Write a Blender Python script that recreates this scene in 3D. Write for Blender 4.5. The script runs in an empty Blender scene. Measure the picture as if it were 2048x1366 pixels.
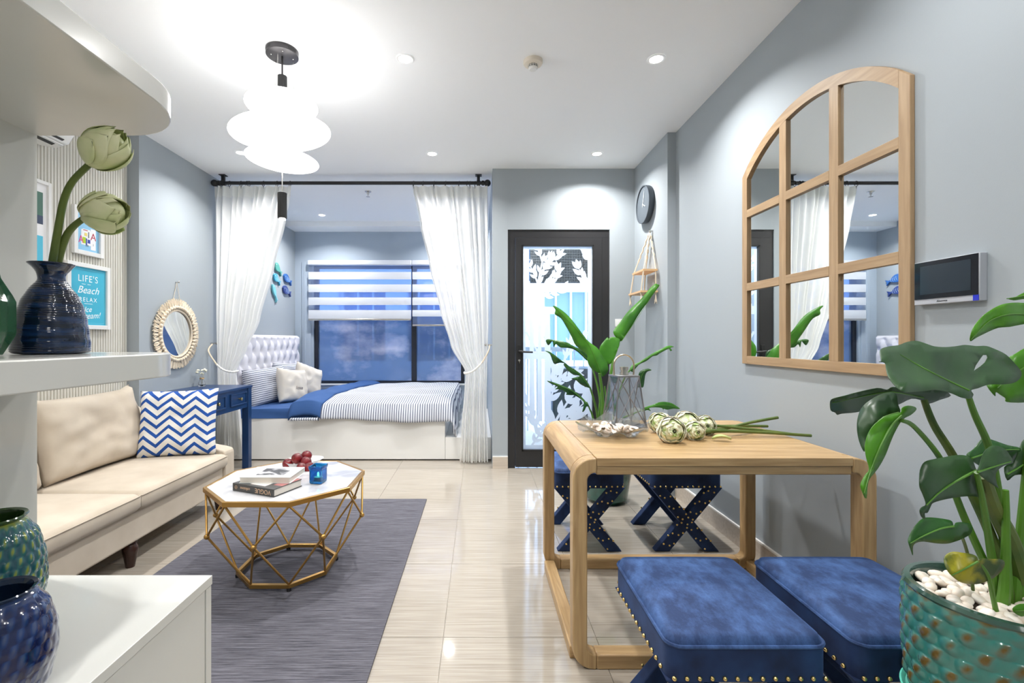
import bpy, bmesh, math, random
from mathutils import Vector, Matrix, Euler, noise
from mathutils.geometry import delaunay_2d_cdt
R = math.radians
PI = math.pi
C = bpy.context.scene.collection
S = bpy.context.scene
random.seed(7)

# ------------------------------------------------------------------ camera
cam = bpy.data.objects.new('camera', bpy.data.cameras.new('camera'))
C.objects.link(cam)
cam.location = (0, 0, 1.17)
cam.rotation_euler = (R(90), 0, 0)
cam.data.sensor_width = 36
cam.data.lens = 930 * 36 / 2048
cam.data.shift_x = 66 / 2048
cam.data.shift_y = -3 / 2048
cam.data.clip_start = 0.02
S.camera = cam
# ------------------------------------------------------------------ world: dusk sky with soft clouds
w = bpy.data.worlds.new('dusk_sky'); S.world = w; w.use_nodes = True
nt = w.node_tree; N = nt.nodes; L = nt.links
bg = N['Background']
tc = N.new('ShaderNodeTexCoord')
mp = N.new('ShaderNodeMapping'); mp.inputs['Scale'].default_value = (1, 1, 2.5)
ns = N.new('ShaderNodeTexNoise'); ns.inputs['Scale'].default_value = 2.6; ns.inputs['Detail'].default_value = 6
rp = N.new('ShaderNodeValToRGB')
rp.color_ramp.elements[0].position = .45; rp.color_ramp.elements[0].color = (.33, .52, .84, 1)
rp.color_ramp.elements[1].position = .75; rp.color_ramp.elements[1].color = (.75, .80, .92, 1)
L.new(tc.outputs['Generated'], mp.inputs['Vector']); L.new(mp.outputs[0], ns.inputs['Vector'])
L.new(ns.outputs['Fac'], rp.inputs['Fac']); L.new(rp.outputs[0], bg.inputs['Color'])
bg.inputs['Strength'].default_value = 5.0
# ------------------------------------------------------------------ exposure and light strengths
S.view_settings.view_transform = 'Standard'
S.view_settings.look = 'None'
S.view_settings.gamma = 1
S.view_settings.use_curve_mapping = False
S.view_settings.exposure = 0.58
LAMP_W = 12.5        # watts of one ceiling downlight
PENDANT = 4.1        # emission of the pendant's opal discs
BACK_W = 9.0        # unseen fill downlights added around and behind the camera
S.cycles.max_bounces = 10
S.cycles.diffuse_bounces = 6
S.cycles.transparent_max_bounces = 24
S.cycles.use_denoising = True
S.cycles.sample_clamp_indirect = 6
S.cycles.caustics_reflective = False
S.cycles.caustics_refractive = False

CAMZ = 1.17
def P(px, py, Y):
    """point of the room seen at pixel (px,py) of the photograph at distance Y"""
    return Vector(((px - 958) * Y / 930, Y, CAMZ + (680 - py) * Y / 930))

# ------------------------------------------------------------------ materials
MATS = {}
def srgb(r, g, b):
    f = lambda c: ((c / 255 + .055) / 1.055) ** 2.4 if c > 10 else c / 3294.6
    return (f(r), f(g), f(b), 1)
def mat(name, col, rough=.5, metal=0, **k):
    if name in MATS: return MATS[name]
    m = bpy.data.materials.new(name); m.use_nodes = True
    b = m.node_tree.nodes['Principled BSDF']
    b.inputs['Base Color'].default_value = col if len(col) == 4 else (*col, 1)
    b.inputs['Roughness'].default_value = rough
    b.inputs['Metallic'].default_value = metal
    for a, v in k.items():
        key = {'coat': 'Coat Weight', 'coatr': 'Coat Roughness', 'sheen': 'Sheen Weight', 'trans': 'Transmission Weight', 'ior': 'IOR',
               'emis': 'Emission Color', 'es': 'Emission Strength', 'alpha': 'Alpha', 'sheenr': 'Sheen Roughness',
               'spec': 'Specular IOR Level', 'sss': 'Subsurface Weight', 'sheent': 'Sheen Tint'}[a]
        b.inputs[key].default_value = v
    MATS[name] = m
    return m
def bsdf(m): return m.node_tree.nodes['Principled BSDF']
def vary(m, c1, c2, scale=(1, 1, 1), ns=5, detail=4, p0=.3, p1=.7, bump=0, bdist=.002, coord='Object', dist=0, rough=.5):
    """noise-mixed base colour (+ bump)"""
    nt = m.node_tree; N = nt.nodes; L = nt.links; b = bsdf(m)
    tc = N.new('ShaderNodeTexCoord'); mp = N.new('ShaderNodeMapping'); mp.inputs['Scale'].default_value = scale
    n = N.new('ShaderNodeTexNoise'); n.inputs['Scale'].default_value = ns; n.inputs['Detail'].default_value = detail
    n.inputs['Distortion'].default_value = dist; n.inputs['Roughness'].default_value = rough
    L.new(tc.outputs[coord], mp.inputs['Vector']); L.new(mp.outputs[0], n.inputs['Vector'])
    r = N.new('ShaderNodeValToRGB'); r.color_ramp.elements[0].position = p0; r.color_ramp.elements[1].position = p1
    r.color_ramp.elements[0].color = c1 if len(c1) == 4 else (*c1, 1); r.color_ramp.elements[1].color = c2 if len(c2) == 4 else (*c2, 1)
    L.new(n.outputs['Fac'], r.inputs['Fac']); L.new(r.outputs[0], b.inputs['Base Color'])
    if bump:
        bp = N.new('ShaderNodeBump'); bp.inputs['Strength'].default_value = bump; bp.inputs['Distance'].default_value = bdist
        L.new(n.outputs['Fac'], bp.inputs['Height']); L.new(bp.outputs[0], b.inputs['Normal'])
    return r
def addbump(m, scale, strength, dist=.001, sv=(1, 1, 1), detail=3):
    nt = m.node_tree; N = nt.nodes; L = nt.links; b = bsdf(m)
    tc = N.new('ShaderNodeTexCoord'); mp = N.new('ShaderNodeMapping'); mp.inputs['Scale'].default_value = sv
    n = N.new('ShaderNodeTexNoise'); n.inputs['Scale'].default_value = scale; n.inputs['Detail'].default_value = detail
    L.new(tc.outputs['Object'], mp.inputs['Vector']); L.new(mp.outputs[0], n.inputs['Vector'])
    bp = N.new('ShaderNodeBump'); bp.inputs['Strength'].default_value = strength; bp.inputs['Distance'].default_value = dist
    L.new(n.outputs['Fac'], bp.inputs['Height']); L.new(bp.outputs[0], b.inputs['Normal'])
def stripes(m, axis, period, frac, cbase, cline, warp=0):
    """thin printed stripes along one object axis"""
    nt = m.node_tree; N = nt.nodes; L = nt.links; b = bsdf(m)
    tc = N.new('ShaderNodeTexCoord'); sp = N.new('ShaderNodeSeparateXYZ'); L.new(tc.outputs['Object'], sp.inputs[0])
    src = sp.outputs[axis]
    a = N.new('ShaderNodeMath'); a.operation = 'DIVIDE'; a.inputs[1].default_value = period; L.new(src, a.inputs[0])
    f = N.new('ShaderNodeMath'); f.operation = 'FRACT'; L.new(a.outputs[0], f.inputs[0])
    l = N.new('ShaderNodeMath'); l.operation = 'LESS_THAN'; l.inputs[1].default_value = frac; L.new(f.outputs[0], l.inputs[0])
    mx = N.new('ShaderNodeMix'); mx.data_type = 'RGBA'; mx.inputs[6].default_value = cbase; mx.inputs[7].default_value = cline
    L.new(l.outputs[0], mx.inputs[0]); L.new(mx.outputs[2], b.inputs['Base Color'])
    return m
def wood(name, axis, c1=(.36, .225, .100), c2=(.54, .37, .185), rough=.38):
    m = mat(name, c1, rough)
    sc = [9, 9, 9]; sc[axis] = .6
    vary(m, c1, c2, scale=tuple(sc), ns=6, detail=6, p0=.32, p1=.68, bump=.08, dist=.6)
    return m

M_wall = mat('wall_paint', srgb(163, 171, 177), .75); addbump(M_wall, 260, .12, .0012)
M_wall2 = mat('alcove_paint', srgb(170, 183, 197), .75)
M_ceil = mat('ceiling_paint', srgb(244, 246, 248), .9)
M_white = mat('white_lacquer', srgb(232, 232, 230), .28)
M_shelf = mat('shelf_white', srgb(208, 208, 203), .22, coat=.4, coatr=.1)
M_flute = mat('fluted_panel', srgb(214, 212, 204), .6)
M_base = mat('skirting_tile', srgb(198, 186, 172), .18); vary(M_base, srgb(190, 178, 164), srgb(208, 197, 184), (1, 30, 30), 2)
M_basew = mat('skirting_trim', srgb(236, 234, 230), .4)
M_tile = mat('floor_tile', srgb(205, 193, 178), .07, spec=.65)
vary(M_tile, srgb(156, 147, 135), srgb(182, 174, 162), (1.2, 45, 1), 3, 5, .3, .7)
M_grout = mat('grout', srgb(226, 220, 210), .6)
M_black = mat('black_metal', (.012, .012, .013), .4)
M_door = mat('dark_aluminium', (.022, .022, .024), .35)
M_frame = mat('navy_frame', (.010, .014, .024), .35)
M_oak = wood('oak_y', 1); M_oakx = wood('oak_x', 0); M_oakz = wood('oak_z', 2)
M_mfrz = wood('mirror_oak_z', 2, (.33, .215, .115), (.44, .305, .175), .5); M_mfry = wood('mirror_oak_y', 1, (.33, .215, .115), (.44, .305, .175), .5)
M_mirror = mat('mirror_glass', (.86, .89, .88), .01, 1)
M_gold = mat('brushed_brass', (.56, .33, .10), .3, 1)
M_nail = mat('brass_nail', (.85, .62, .25), .22, 1)
M_chrome = mat('steel', (.62, .60, .56), .25, 1)
M_velvet = mat('blue_velvet', (.01, .04, .16), .75, sheen=.35, sheenr=.4, sheent=(.25, .45, 1, 1))
vary(M_velvet, (.004, .024, .095), (.055, .13, .34), (1.6, 1, 1), 10, 9, .40, .72, .35, .004, rough=.72)
M_velvetd = mat('blue_velvet_dark', (.004, .018, .075), .8, sheen=.2, sheenr=.4, sheent=(.25, .45, 1, 1))  # darker copy: leg fabric, and the shaded look of the seat sides
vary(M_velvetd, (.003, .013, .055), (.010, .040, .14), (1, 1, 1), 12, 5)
M_sofa = mat('cream_velour', srgb(206, 192, 172), .85, sheen=.15)
vary(M_sofa, srgb(184, 171, 153), srgb(202, 190, 173), (1, 1, 1), 5, 5, .3, .7, .15, .006)
M_dwood = mat('dark_turned_wood', (.035, .012, .008), .25)
M_rug = mat('rug_weave', (.1, .1, .12), .95)
vary(M_rug, srgb(38, 39, 48), srgb(134, 132, 142), (1.6, 60, 1), 3.2, 8, .36, .72, .5, .004, rough=.75)
M_blue = mat('navy_lacquer', srgb(24, 56, 100), .3)
M_sheet = mat('blue_sheet', srgb(44, 82, 138), .8); addbump(M_sheet, 5, .35, .02)
M_duvet = stripes(mat('striped_duvet', (1, 1, 1), .85), 0, .0225, .30, srgb(208, 212, 220), srgb(50, 62, 94))
M_pstripe = stripes(mat('striped_pillow', (1, 1, 1), .85), 2, .021, .28, srgb(212, 215, 222), srgb(48, 60, 92))
M_cush = mat('oatmeal_cotton', srgb(226, 218, 206), .9); addbump(M_cush, 9, .4, .012)
M_head = mat('headboard_linen', srgb(226, 224, 230), .85)
M_green = mat('leaf_green', (.045, .21, .012), .35); vary(M_green, (.030, .155, .010), (.075, .29, .020), (1, 1, 1), 7, 3)
M_greend = mat('leaf_dark', (.015, .085, .012), .3); vary(M_greend, (.012, .065, .012), (.030, .13, .020), (1, 1, 1), 8, 3)
M_monst = mat('monstera_leaf', (.02, .09, .02), .36); vary(M_monst, (.016, .052, .016), (.034, .095, .026), (1, 1, 1), 9, 4)
M_monstl = mat('monstera_leaf_young', (.06, .24, .01), .34); vary(M_monstl, (.045, .19, .008), (.09, .30, .014), (1, 1, 1), 8, 3)
M_yell = mat('yellowing_leaf', (.2, .2, .02), .4); vary(M_yell, (.030, .070, .008), (.36, .33, .012), (1, 1, 1), 26, 6, .42, .62)
M_stem = mat('stem_green', (.085, .22, .02), .4)
M_stemd = mat('stem_dark', (.045, .09, .018), .45); vary(M_stemd, (.05, .11, .018), (.13, .17, .03), (1, 1, 1), 14, 4)
M_vein = mat('leaf_vein', (.10, .25, .035), .4)
M_lot = mat('lotus_petal', (.62, .66, .40), .5, sss=.15); vary(M_lot, (.62, .67, .38), (.90, .88, .76), (1, 1, 1), 16, 3, .30, .52)
M_lotg = mat('lotus_petal_green', (.42, .56, .16), .5); vary(M_lotg, (.44, .56, .18), (.76, .78, .46), (1, 1, 1), 14, 3, .35, .65)
M_lotb = mat('lotus_bud_petal', (.6, .66, .4), .5); vary(M_lotb, (.46, .56, .20), (.74, .74, .46), (1, 1, 1), 14, 3, .35, .62)
M_loti = mat('lotus_inner', (.6, .66, .4), .55); vary(M_loti, (.30, .44, .10), (.84, .84, .64), (1, 1, 1), 38, 4, .34, .50)
M_lotc = mat('lotus_core', (.05, .09, .01), .7); vary(M_lotc, (.01, .015, .004), (.06, .09, .02), (1, 1, 1), 60, 4, .45, .6)
M_rope = mat('cotton_rope', srgb(228, 214, 192), .95); addbump(M_rope, 90, .5, .004)
M_pearl = mat('pearl', srgb(240, 238, 232), .2)
M_marble = mat('white_marble', (.85, .85, .86), .12); vary(M_marble, srgb(160, 163, 170), srgb(200, 200, 203), (1, 1, 1), 3.5, 8, .33, .5, dist=1.5)
M_peb = mat('white_pebble', srgb(238, 232, 222), .35); vary(M_peb, srgb(224, 208, 190), srgb(245, 242, 236), (1, 1, 1), 30, 2)
M_shell = mat('sea_shell', srgb(244, 234, 222), .35); vary(M_shell, srgb(232, 206, 184), srgb(250, 246, 240), (1, 1, 1), 60, 3)
M_plum = mat('plum_skin', (.16, .008, .012), .16); vary(M_plum, (.035, .004, .012), (.24, .012, .014), (1, 1, 1), 14, 3)
M_text = mat('white_print', srgb(238, 246, 248), .6)
M_glassc = mat('clear_glass', (1, 1, 1), .02, trans=1, ior=1.45)
M_glassb = mat('blue_glass', (.02, .30, .72), .04, trans=.9, ior=1.4)
M_glassg = mat('green_glass', (.10, .30, .16), .03, trans=.75, ior=1.45)

def thin_glass(name, tint=(.92, .95, .96), gloss=.12):
    m = bpy.data.materials.new(name); m.use_nodes = True; nt = m.node_tree; N = nt.nodes; L = nt.links
    N.remove(N['Principled BSDF']); out = N['Material Output']
    t = N.new('ShaderNodeBsdfTransparent'); t.inputs[0].default_value = (*tint, 1)
    g = N.new('ShaderNodeBsdfGlossy'); g.inputs['Roughness'].default_value = .02
    f = N.new('ShaderNodeLayerWeight'); f.inputs[0].default_value = .5
    pw = N.new('ShaderNodeMath'); pw.operation = 'POWER'; pw.inputs[1].default_value = 4; L.new(f.outputs['Facing'], pw.inputs[0])
    mu = N.new('ShaderNodeMath'); mu.operation = 'MULTIPLY_ADD'; mu.inputs[1].default_value = .6; mu.inputs[2].default_value = .03 + gloss * .3; L.new(pw.outputs[0], mu.inputs[0])
    x = N.new('ShaderNodeMixShader'); L.new(mu.outputs[0], x.inputs[0]); L.new(t.outputs[0], x.inputs[1]); L.new(g.outputs[0], x.inputs[2])
    L.new(x.outputs[0], out.inputs[0]); return m
M_pane = thin_glass('thin_pane'); M_smoke = thin_glass('lantern_pane', (.80, .82, .86), .3)
def cloth(name, col, trans, tl=.5):
    """sheer fabric: diffuse + translucent + see-through"""
    m = bpy.data.materials.new(name); m.use_nodes = True; nt = m.node_tree; N = nt.nodes; L = nt.links
    N.remove(N['Principled BSDF']); out = N['Material Output']
    d = N.new('ShaderNodeBsdfDiffuse'); d.inputs[0].default_value = (*col, 1)
    t = N.new('ShaderNodeBsdfTranslucent'); t.inputs[0].default_value = (*col, 1)
    p = N.new('ShaderNodeBsdfTransparent')
    a = N.new('ShaderNodeMixShader'); a.inputs[0].default_value = tl; L.new(d.outputs[0], a.inputs[1]); L.new(t.outputs[0], a.inputs[2])
    b = N.new('ShaderNodeMixShader'); b.inputs[0].default_value = trans; L.new(a.outputs[0], b.inputs[1]); L.new(p.outputs[0], b.inputs[2])
    L.new(b.outputs[0], out.inputs[0]); return m
M_sheer = cloth('sheer_curtain', (.97, .97, .955), .15, .38)
M_headb = cloth('curtain_heading', (.93, .93, .90), .06, .35)
M_decal = cloth('frosted_film', (.96, .97, .97), .0, .75)
M_zsheer = cloth('blind_sheer_band', (.62, .70, .85), .55, .8)
M_zband = mat('blind_silver_band', srgb(212, 216, 224), .4, .2)
def emit(name, col, s):
    m = mat(name, (0, 0, 0), 1); bsdf(m).inputs['Emission Color'].default_value = (*col, 1); bsdf(m).inputs['Emission Strength'].default_value = s; return m
M_lamp = emit('downlight_glow', (1, .98, .95), 14)
M_pend = emit('opal_disc', (1, .985, .96), PENDANT); bsdf(M_pend).inputs['Base Color'].default_value = (.9, .9, .9, 1)
M_flame = emit('candle_flame', (1, .75, .35), 12)
def cloudlayer():
    """see-through layer with a soft cloud pattern put into its colour"""
    m = bpy.data.materials.new('cloud_layer_glass'); m.use_nodes = True; nt = m.node_tree; N = nt.nodes; L = nt.links
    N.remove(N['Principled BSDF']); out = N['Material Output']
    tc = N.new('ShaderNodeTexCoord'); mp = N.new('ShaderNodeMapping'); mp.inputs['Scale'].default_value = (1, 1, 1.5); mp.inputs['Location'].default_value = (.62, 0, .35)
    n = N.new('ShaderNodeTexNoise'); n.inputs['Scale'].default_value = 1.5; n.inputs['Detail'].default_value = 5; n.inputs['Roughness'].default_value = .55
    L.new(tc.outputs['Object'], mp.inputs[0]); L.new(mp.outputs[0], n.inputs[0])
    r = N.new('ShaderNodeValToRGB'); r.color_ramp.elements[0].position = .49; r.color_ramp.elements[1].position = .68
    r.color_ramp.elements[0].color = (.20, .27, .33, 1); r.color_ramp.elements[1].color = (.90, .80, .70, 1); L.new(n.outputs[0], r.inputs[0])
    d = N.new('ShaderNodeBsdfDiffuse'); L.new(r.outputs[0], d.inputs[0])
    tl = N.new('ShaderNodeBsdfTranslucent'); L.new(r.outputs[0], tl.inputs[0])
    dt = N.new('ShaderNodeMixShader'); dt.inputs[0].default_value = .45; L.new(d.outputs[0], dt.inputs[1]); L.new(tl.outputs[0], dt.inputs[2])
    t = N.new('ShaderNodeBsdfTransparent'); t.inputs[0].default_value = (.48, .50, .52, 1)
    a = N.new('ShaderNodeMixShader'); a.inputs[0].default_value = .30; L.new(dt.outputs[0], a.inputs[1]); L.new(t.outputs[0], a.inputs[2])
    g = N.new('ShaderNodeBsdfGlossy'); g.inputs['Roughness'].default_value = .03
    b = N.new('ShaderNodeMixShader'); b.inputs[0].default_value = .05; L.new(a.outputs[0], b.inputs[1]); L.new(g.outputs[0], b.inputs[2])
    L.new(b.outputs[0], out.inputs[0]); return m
M_cloud = cloudlayer(); M_wpane = thin_glass('tinted_window_glass', (.34, .42, .55), .1)
def glaze(name, c1, c2, c3):
    """glazed ceramic coloured by the mesh's own relief attribute"""
    m = mat(name, c1, .12, coat=.6, coatr=.04); nt = m.node_tree; N = nt.nodes; L = nt.links; b = bsdf(m)
    at = N.new('ShaderNodeAttribute'); at.attribute_name = 'relief'
    n = N.new('ShaderNodeTexNoise'); n.inputs['Scale'].default_value = 26; n.inputs['Detail'].default_value = 5
    tc = N.new('ShaderNodeTexCoord'); L.new(tc.outputs['Object'], n.inputs[0])
    ad = N.new('ShaderNodeMath'); ad.operation = 'MULTIPLY_ADD'; ad.inputs[1].default_value = 1.1; L.new(n.outputs['Fac'], ad.inputs[0]); 
    sb = N.new('ShaderNodeMath'); sb.operation = 'ADD'; sb.inputs[1].default_value = -.48; L.new(at.outputs['Fac'], sb.inputs[0]); L.new(sb.outputs[0], ad.inputs[2])
    r = N.new('ShaderNodeValToRGB'); e = r.color_ramp.elements; e[0].position = .1; e[0].color = (*c1, 1); e[1].position = .9; e[1].color = (*c3, 1)
    x = r.color_ramp.elements.new(.55); x.color = (*c2, 1)
    L.new(ad.outputs[0], r.inputs['Fac']); L.new(r.outputs[0], b.inputs['Base Color']); return m

# ------------------------------------------------------------------ mesh builder
class MB:
    def __init__(s): s.v = []; s.f = []; s.attr = None
    def add(s, vs, fs):
        o = len(s.v); s.v += [Vector(p) for p in vs]; s.f += [tuple(i + o for i in f) for f in fs]; return s
    def box(s, x0, x1, y0, y1, z0, z1):
        return s.add([(x0, y0, z0), (x1, y0, z0), (x1, y1, z0), (x0, y1, z0), (x0, y0, z1), (x1, y0, z1), (x1, y1, z1), (x0, y1, z1)],
                     [(0, 3, 2, 1), (4, 5, 6, 7), (0, 1, 5, 4), (1, 2, 6, 5), (2, 3, 7, 6), (3, 0, 4, 7)])
    def tube(s, pts, r, n=10, cap=True, flat=None):
        pts = [Vector(p) for p in pts]; m = len(pts); rr = r if isinstance(r, (list, tuple)) else [r] * m
        vs = []; u = None
        for i, p in enumerate(pts):
            t = (pts[min(i + 1, m - 1)] - pts[max(i - 1, 0)])
            t = t.normalized() if t.length > 1e-9 else Vector((0, 0, 1))
            if u is None: u = t.orthogonal().normalized()
            u = (u - t * u.dot(t)); u = u.normalized() if u.length > 1e-6 else t.orthogonal().normalized()
            vv = t.cross(u)
            for k in range(n):
                a = 2 * PI * k / n; vs.append(p + (u * math.cos(a) + vv * math.sin(a)) * rr[i])
        fs = [(i * n + k, i * n + (k + 1) % n, (i + 1) * n + (k + 1) % n, (i + 1) * n + k) for i in range(m - 1) for k in range(n)]
        if cap: fs += [tuple(range(n - 1, -1, -1)), tuple((m - 1) * n + k for k in range(n))]
        return s.add(vs, fs)
    def lathe(s, prof, c=(0, 0, 0), n=32, fn=None, cap=True):
        c = Vector(c); vs = []; m = len(prof)
        for i, (r, z) in enumerate(prof):
            for k in range(n):
                a = 2 * PI * k / n; q = r + (fn(a, z, i) if fn else 0)
                vs.append(c + Vector((q * math.cos(a), q * math.sin(a), z)))
        fs = [(i * n + k, i * n + (k + 1) % n, (i + 1) * n + (k + 1) % n, (i + 1) * n + k) for i in range(m - 1) for k in range(n)]
        if cap: fs += [tuple(range(n - 1, -1, -1)), tuple((m - 1) * n + k for k in range(n))]
        return s.add(vs, fs)
    def cyl(s, a, b, r, n=20): return s.tube([a, b], r, n)
    def ell(s, c, rx, ry, rz, rot=None, n=20, m=12):
        c = Vector(c); vs = []; fs = []
        for i in range(m + 1):
            t = PI * i / m
            for k in range(n):
                a = 2 * PI * k / n; p = Vector((rx * math.sin(t) * math.cos(a), ry * math.sin(t) * math.sin(a), rz * math.cos(t)))
                if rot: p = rot @ p
                vs.append(c + p)
        for i in range(m):
            for k in range(n): fs.append((i * n + k, (i + 1) * n + k, (i + 1) * n + (k + 1) % n, i * n + (k + 1) % n))
        return s.add(vs, fs)
    def grid(s, fn, nu, nv, closeu=False):
        vs = [fn(i / nu, j / nv) for j in range(nv + 1) for i in range(nu + 1)]
        fs = [(j * (nu + 1) + i, j * (nu + 1) + i + 1, (j + 1) * (nu + 1) + i + 1, (j + 1) * (nu + 1) + i) for j in range(nv) for i in range(nu)]
        return s.add(vs, fs)
    def prism(s, poly, axis, a, b):
        """poly: 2-D points in the two other axes (cyclic order), extruded from a to b along axis"""
        def mk(p, t):
            q = [0, 0, 0]; o = [i for i in range(3) if i != axis]; q[o[0]] = p[0]; q[o[1]] = p[1]; q[axis] = t; return q
        n = len(poly); vs = [mk(p, a) for p in poly] + [mk(p, b) for p in poly]
        fs = [tuple(range(n)), tuple(range(2 * n - 1, n - 1, -1))] + [(i, i + n, (i + 1) % n + n, (i + 1) % n) for i in range(n)]
        return s.add(vs, fs)
    def xf(s, M): s.v = [M @ p for p in s.v]; return s
WORLD = {}
def wl(o):
    return WORLD.get(o.name, Vector((0, 0, 0)))
def obj(name, mb, m, parent=None, smooth=True, bev=0, sub=0, solid=0, world=True, kind=None, label=None, ang=35, bseg=2):
    me = bpy.data.meshes.new(name)
    off = wl(parent) if (parent is not None and world) else Vector((0, 0, 0))
    me.from_pydata([tuple(p - off) for p in mb.v], [], mb.f)
    bm = bmesh.new(); bm.from_mesh(me); bmesh.ops.recalc_face_normals(bm, faces=bm.faces)
    bm.to_mesh(me); bm.free()
    if mb.attr:
        a = me.attributes.new('relief', 'FLOAT', 'POINT'); a.data.foreach_set('value', mb.attr)
    me.materials.append(m)
    if smooth:
        me.polygons.foreach_set('use_smooth', [True] * len(me.polygons))
        me.set_sharp_from_angle(angle=R(ang))
    o = bpy.data.objects.new(name, me); C.objects.link(o)
    if parent is not None: o.parent = parent; WORLD[o.name] = off
    if bev:
        b = o.modifiers.new('bevel', 'BEVEL'); b.width = bev; b.segments = bseg; b.limit_method = 'ANGLE'
    if solid:
        b = o.modifiers.new('thickness', 'SOLIDIFY'); b.thickness = solid; b.offset = 0
    if sub:
        b = o.modifiers.new('smooth', 'SUBSURF'); b.levels = sub; b.render_levels = sub
    if kind: o['kind'] = kind
    if label: o['label'] = label
    return o
def tag(o, label, cat, group=None, kind=None):
    o['label'] = label; o['category'] = cat
    if group: o['group'] = group
    if kind: o['kind'] = kind
    return o
def thing(name, label, cat, loc=(0, 0, 0), rz=0, group=None):
    o = bpy.data.objects.new(name, None); C.objects.link(o); o.location = loc; o.rotation_euler = (0, 0, rz)
    o.empty_display_size = .05; WORLD[o.name] = Vector(loc)
    return tag(o, label, cat, group)
def struct(name, mb, m, parent=None, **k):
    return obj(name, mb, m, parent, kind='structure' if parent is None else None, **k)
def kids(o): return [c for c in C.objects if c.parent == o]
def dup(root, loc, rz=None, label=None, group=None, scale=None):
    def cp(o, par):
        c = o.copy(); C.objects.link(c)
        if par: c.parent = par
        for ch in kids(o): cp(ch, c)
        return c
    r = cp(root, None); r.location = loc
    if rz is not None: r.rotation_euler = (0, 0, rz)
    if label: r['label'] = label
    if group: r['group'] = group
    if scale: r.scale = scale
    WORLD[r.name] = Vector(loc)
    return r
def catmull(pts, k=5, closed=True):
    n = len(pts); out = []
    for i in range(n if closed else n - 1):
        p = [Vector(pts[(i + j - 1) % n]) if closed else Vector(pts[min(max(i + j - 1, 0), n - 1)]) for j in range(4)]
        for q in range(k):
            t = q / k
            out.append(.5 * ((2 * p[1]) + (p[2] - p[0]) * t + (2 * p[0] - 5 * p[1] + 4 * p[2] - p[3]) * t * t + (3 * p[1] - p[0] - 3 * p[2] + p[3]) * t ** 3))
    if not closed: out.append(Vector(pts[-1]))
    return out
def text_mesh(body, size, extrude=.0004, shear=0, sx=1, spacing=1.0):
    cu = bpy.data.curves.new('t', 'FONT'); cu.body = body; cu.size = size; cu.extrude = extrude; cu.shear = shear
    cu.align_x = 'CENTER'; cu.align_y = 'CENTER'; cu.space_character = spacing; cu.resolution_u = 3
    o = bpy.data.objects.new('t', cu); C.objects.link(o)
    me = bpy.data.meshes.new_from_object(o.evaluated_get(bpy.context.evaluated_depsgraph_get()))
    mb = MB(); mb.v = [Vector((v.co.x * sx, v.co.y, v.co.z)) for v in me.vertices]; mb.f = [tuple(p.vertices) for p in me.polygons]
    bpy.data.objects.remove(o); bpy.data.curves.remove(cu); bpy.data.meshes.remove(me)
    return mb
def frame_mat(o, x, y):
    x = Vector(x).normalized(); y = Vector(y).normalized(); z = x.cross(y)
    return Matrix(((x.x, y.x, z.x, o[0]), (x.y, y.y, z.y, o[1]), (x.z, y.z, z.z, o[2]), (0, 0, 0, 1)))
def cushion(w_, h, t, nu=22, nv=18, pinch=.06, p=.5, wr=.004, seed=0):
    """plump pillow in the local XZ plane, thickness along Y"""
    mb = MB()
    def side(sgn):
        def fn(u, v):
            a = 2 * u - 1; b = 2 * v - 1
            th = max(0, (1 - a ** 4) * (1 - b ** 4)) ** p
            sx = 1 - pinch * (1 - b * b) * abs(a) ** 3; sz = 1 - pinch * (1 - a * a) * abs(b) ** 3
            sx *= 1; n_ = wr * noise.noise(Vector((a * 3, b * 3, sgn * 3 + seed))) * th
            return Vector((a * w_ / 2 * sx, sgn * (t / 2 * th + n_ * 4), b * h / 2 * sz))
        mb.grid(fn, nu, nv)
    side(1); side(-1); return mb
def weld(mb, d=1e-5):
    bm = bmesh.new(); vs = [bm.verts.new(p) for p in mb.v]
    for f in mb.f:
        try: bm.faces.new([vs[i] for i in f])
        except ValueError: pass
    bmesh.ops.remove_doubles(bm, verts=bm.verts, dist=d)
    bm.verts.index_update(); out = MB(); out.v = [v.co.copy() for v in bm.verts]; out.f = [tuple(v.index for v in f.verts) for f in bm.faces]; bm.free(); return out

# ================================================================== ROOM
XR, XR2, XL, XLF = 1.48, 1.417, -2.54, -2.63
YD, YA, YW = 4.234, 3.495, 6.42
ZC = 2.73
YB = -2.4
XA = .123
fl = struct('floor', MB().box(XLF - .12, XR + .12, YB - .1, YW + .2, -.12, -.006), M_grout, smooth=False)
T = .6; tile_meshes = {}
for i in range(-5, 3):
    for j in range(-8, 9):
        x0 = max(-.14 + T * i, XLF); x1 = min(-.14 + T * (i + 1), XR); y0 = max(1.83 + T * j, YB); y1 = min(1.83 + T * (j + 1), YW)
        if x1 - x0 < .02 or y1 - y0 < .02: continue
        if x0 >= XA and y0 >= YD: continue
        if y0 >= YD and x0 < XA: y0 = y0
        g = .0012
        cx, cy = (x0 + x1) / 2, (y0 + y1) / 2
        key = (round(x1 - x0, 3), round(y1 - y0, 3))
        if key not in tile_meshes:
            o = obj('floor_tile', MB().box(-key[0] / 2 + g, key[0] / 2 - g, -key[1] / 2 + g, key[1] / 2 - g, -.006, 0), M_tile, fl, smooth=False, world=False)
            tile_meshes[key] = o
        else:
            o = tile_meshes[key].copy(); C.objects.link(o); o.parent = fl
        o.location = (cx, cy, 0)
struct('ceiling', MB().box(XLF - .12, XR + .12, YB - .1, YW + .2, ZC, ZC + .1), M_ceil, smooth=False)
struct('wall_right', MB().box(XR, XR + .12, YB - .1, YD + .12, 0, ZC).box(XR2, XR + .01, YA, YD + .12, 0, ZC), M_wall, smooth=False)
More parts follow.
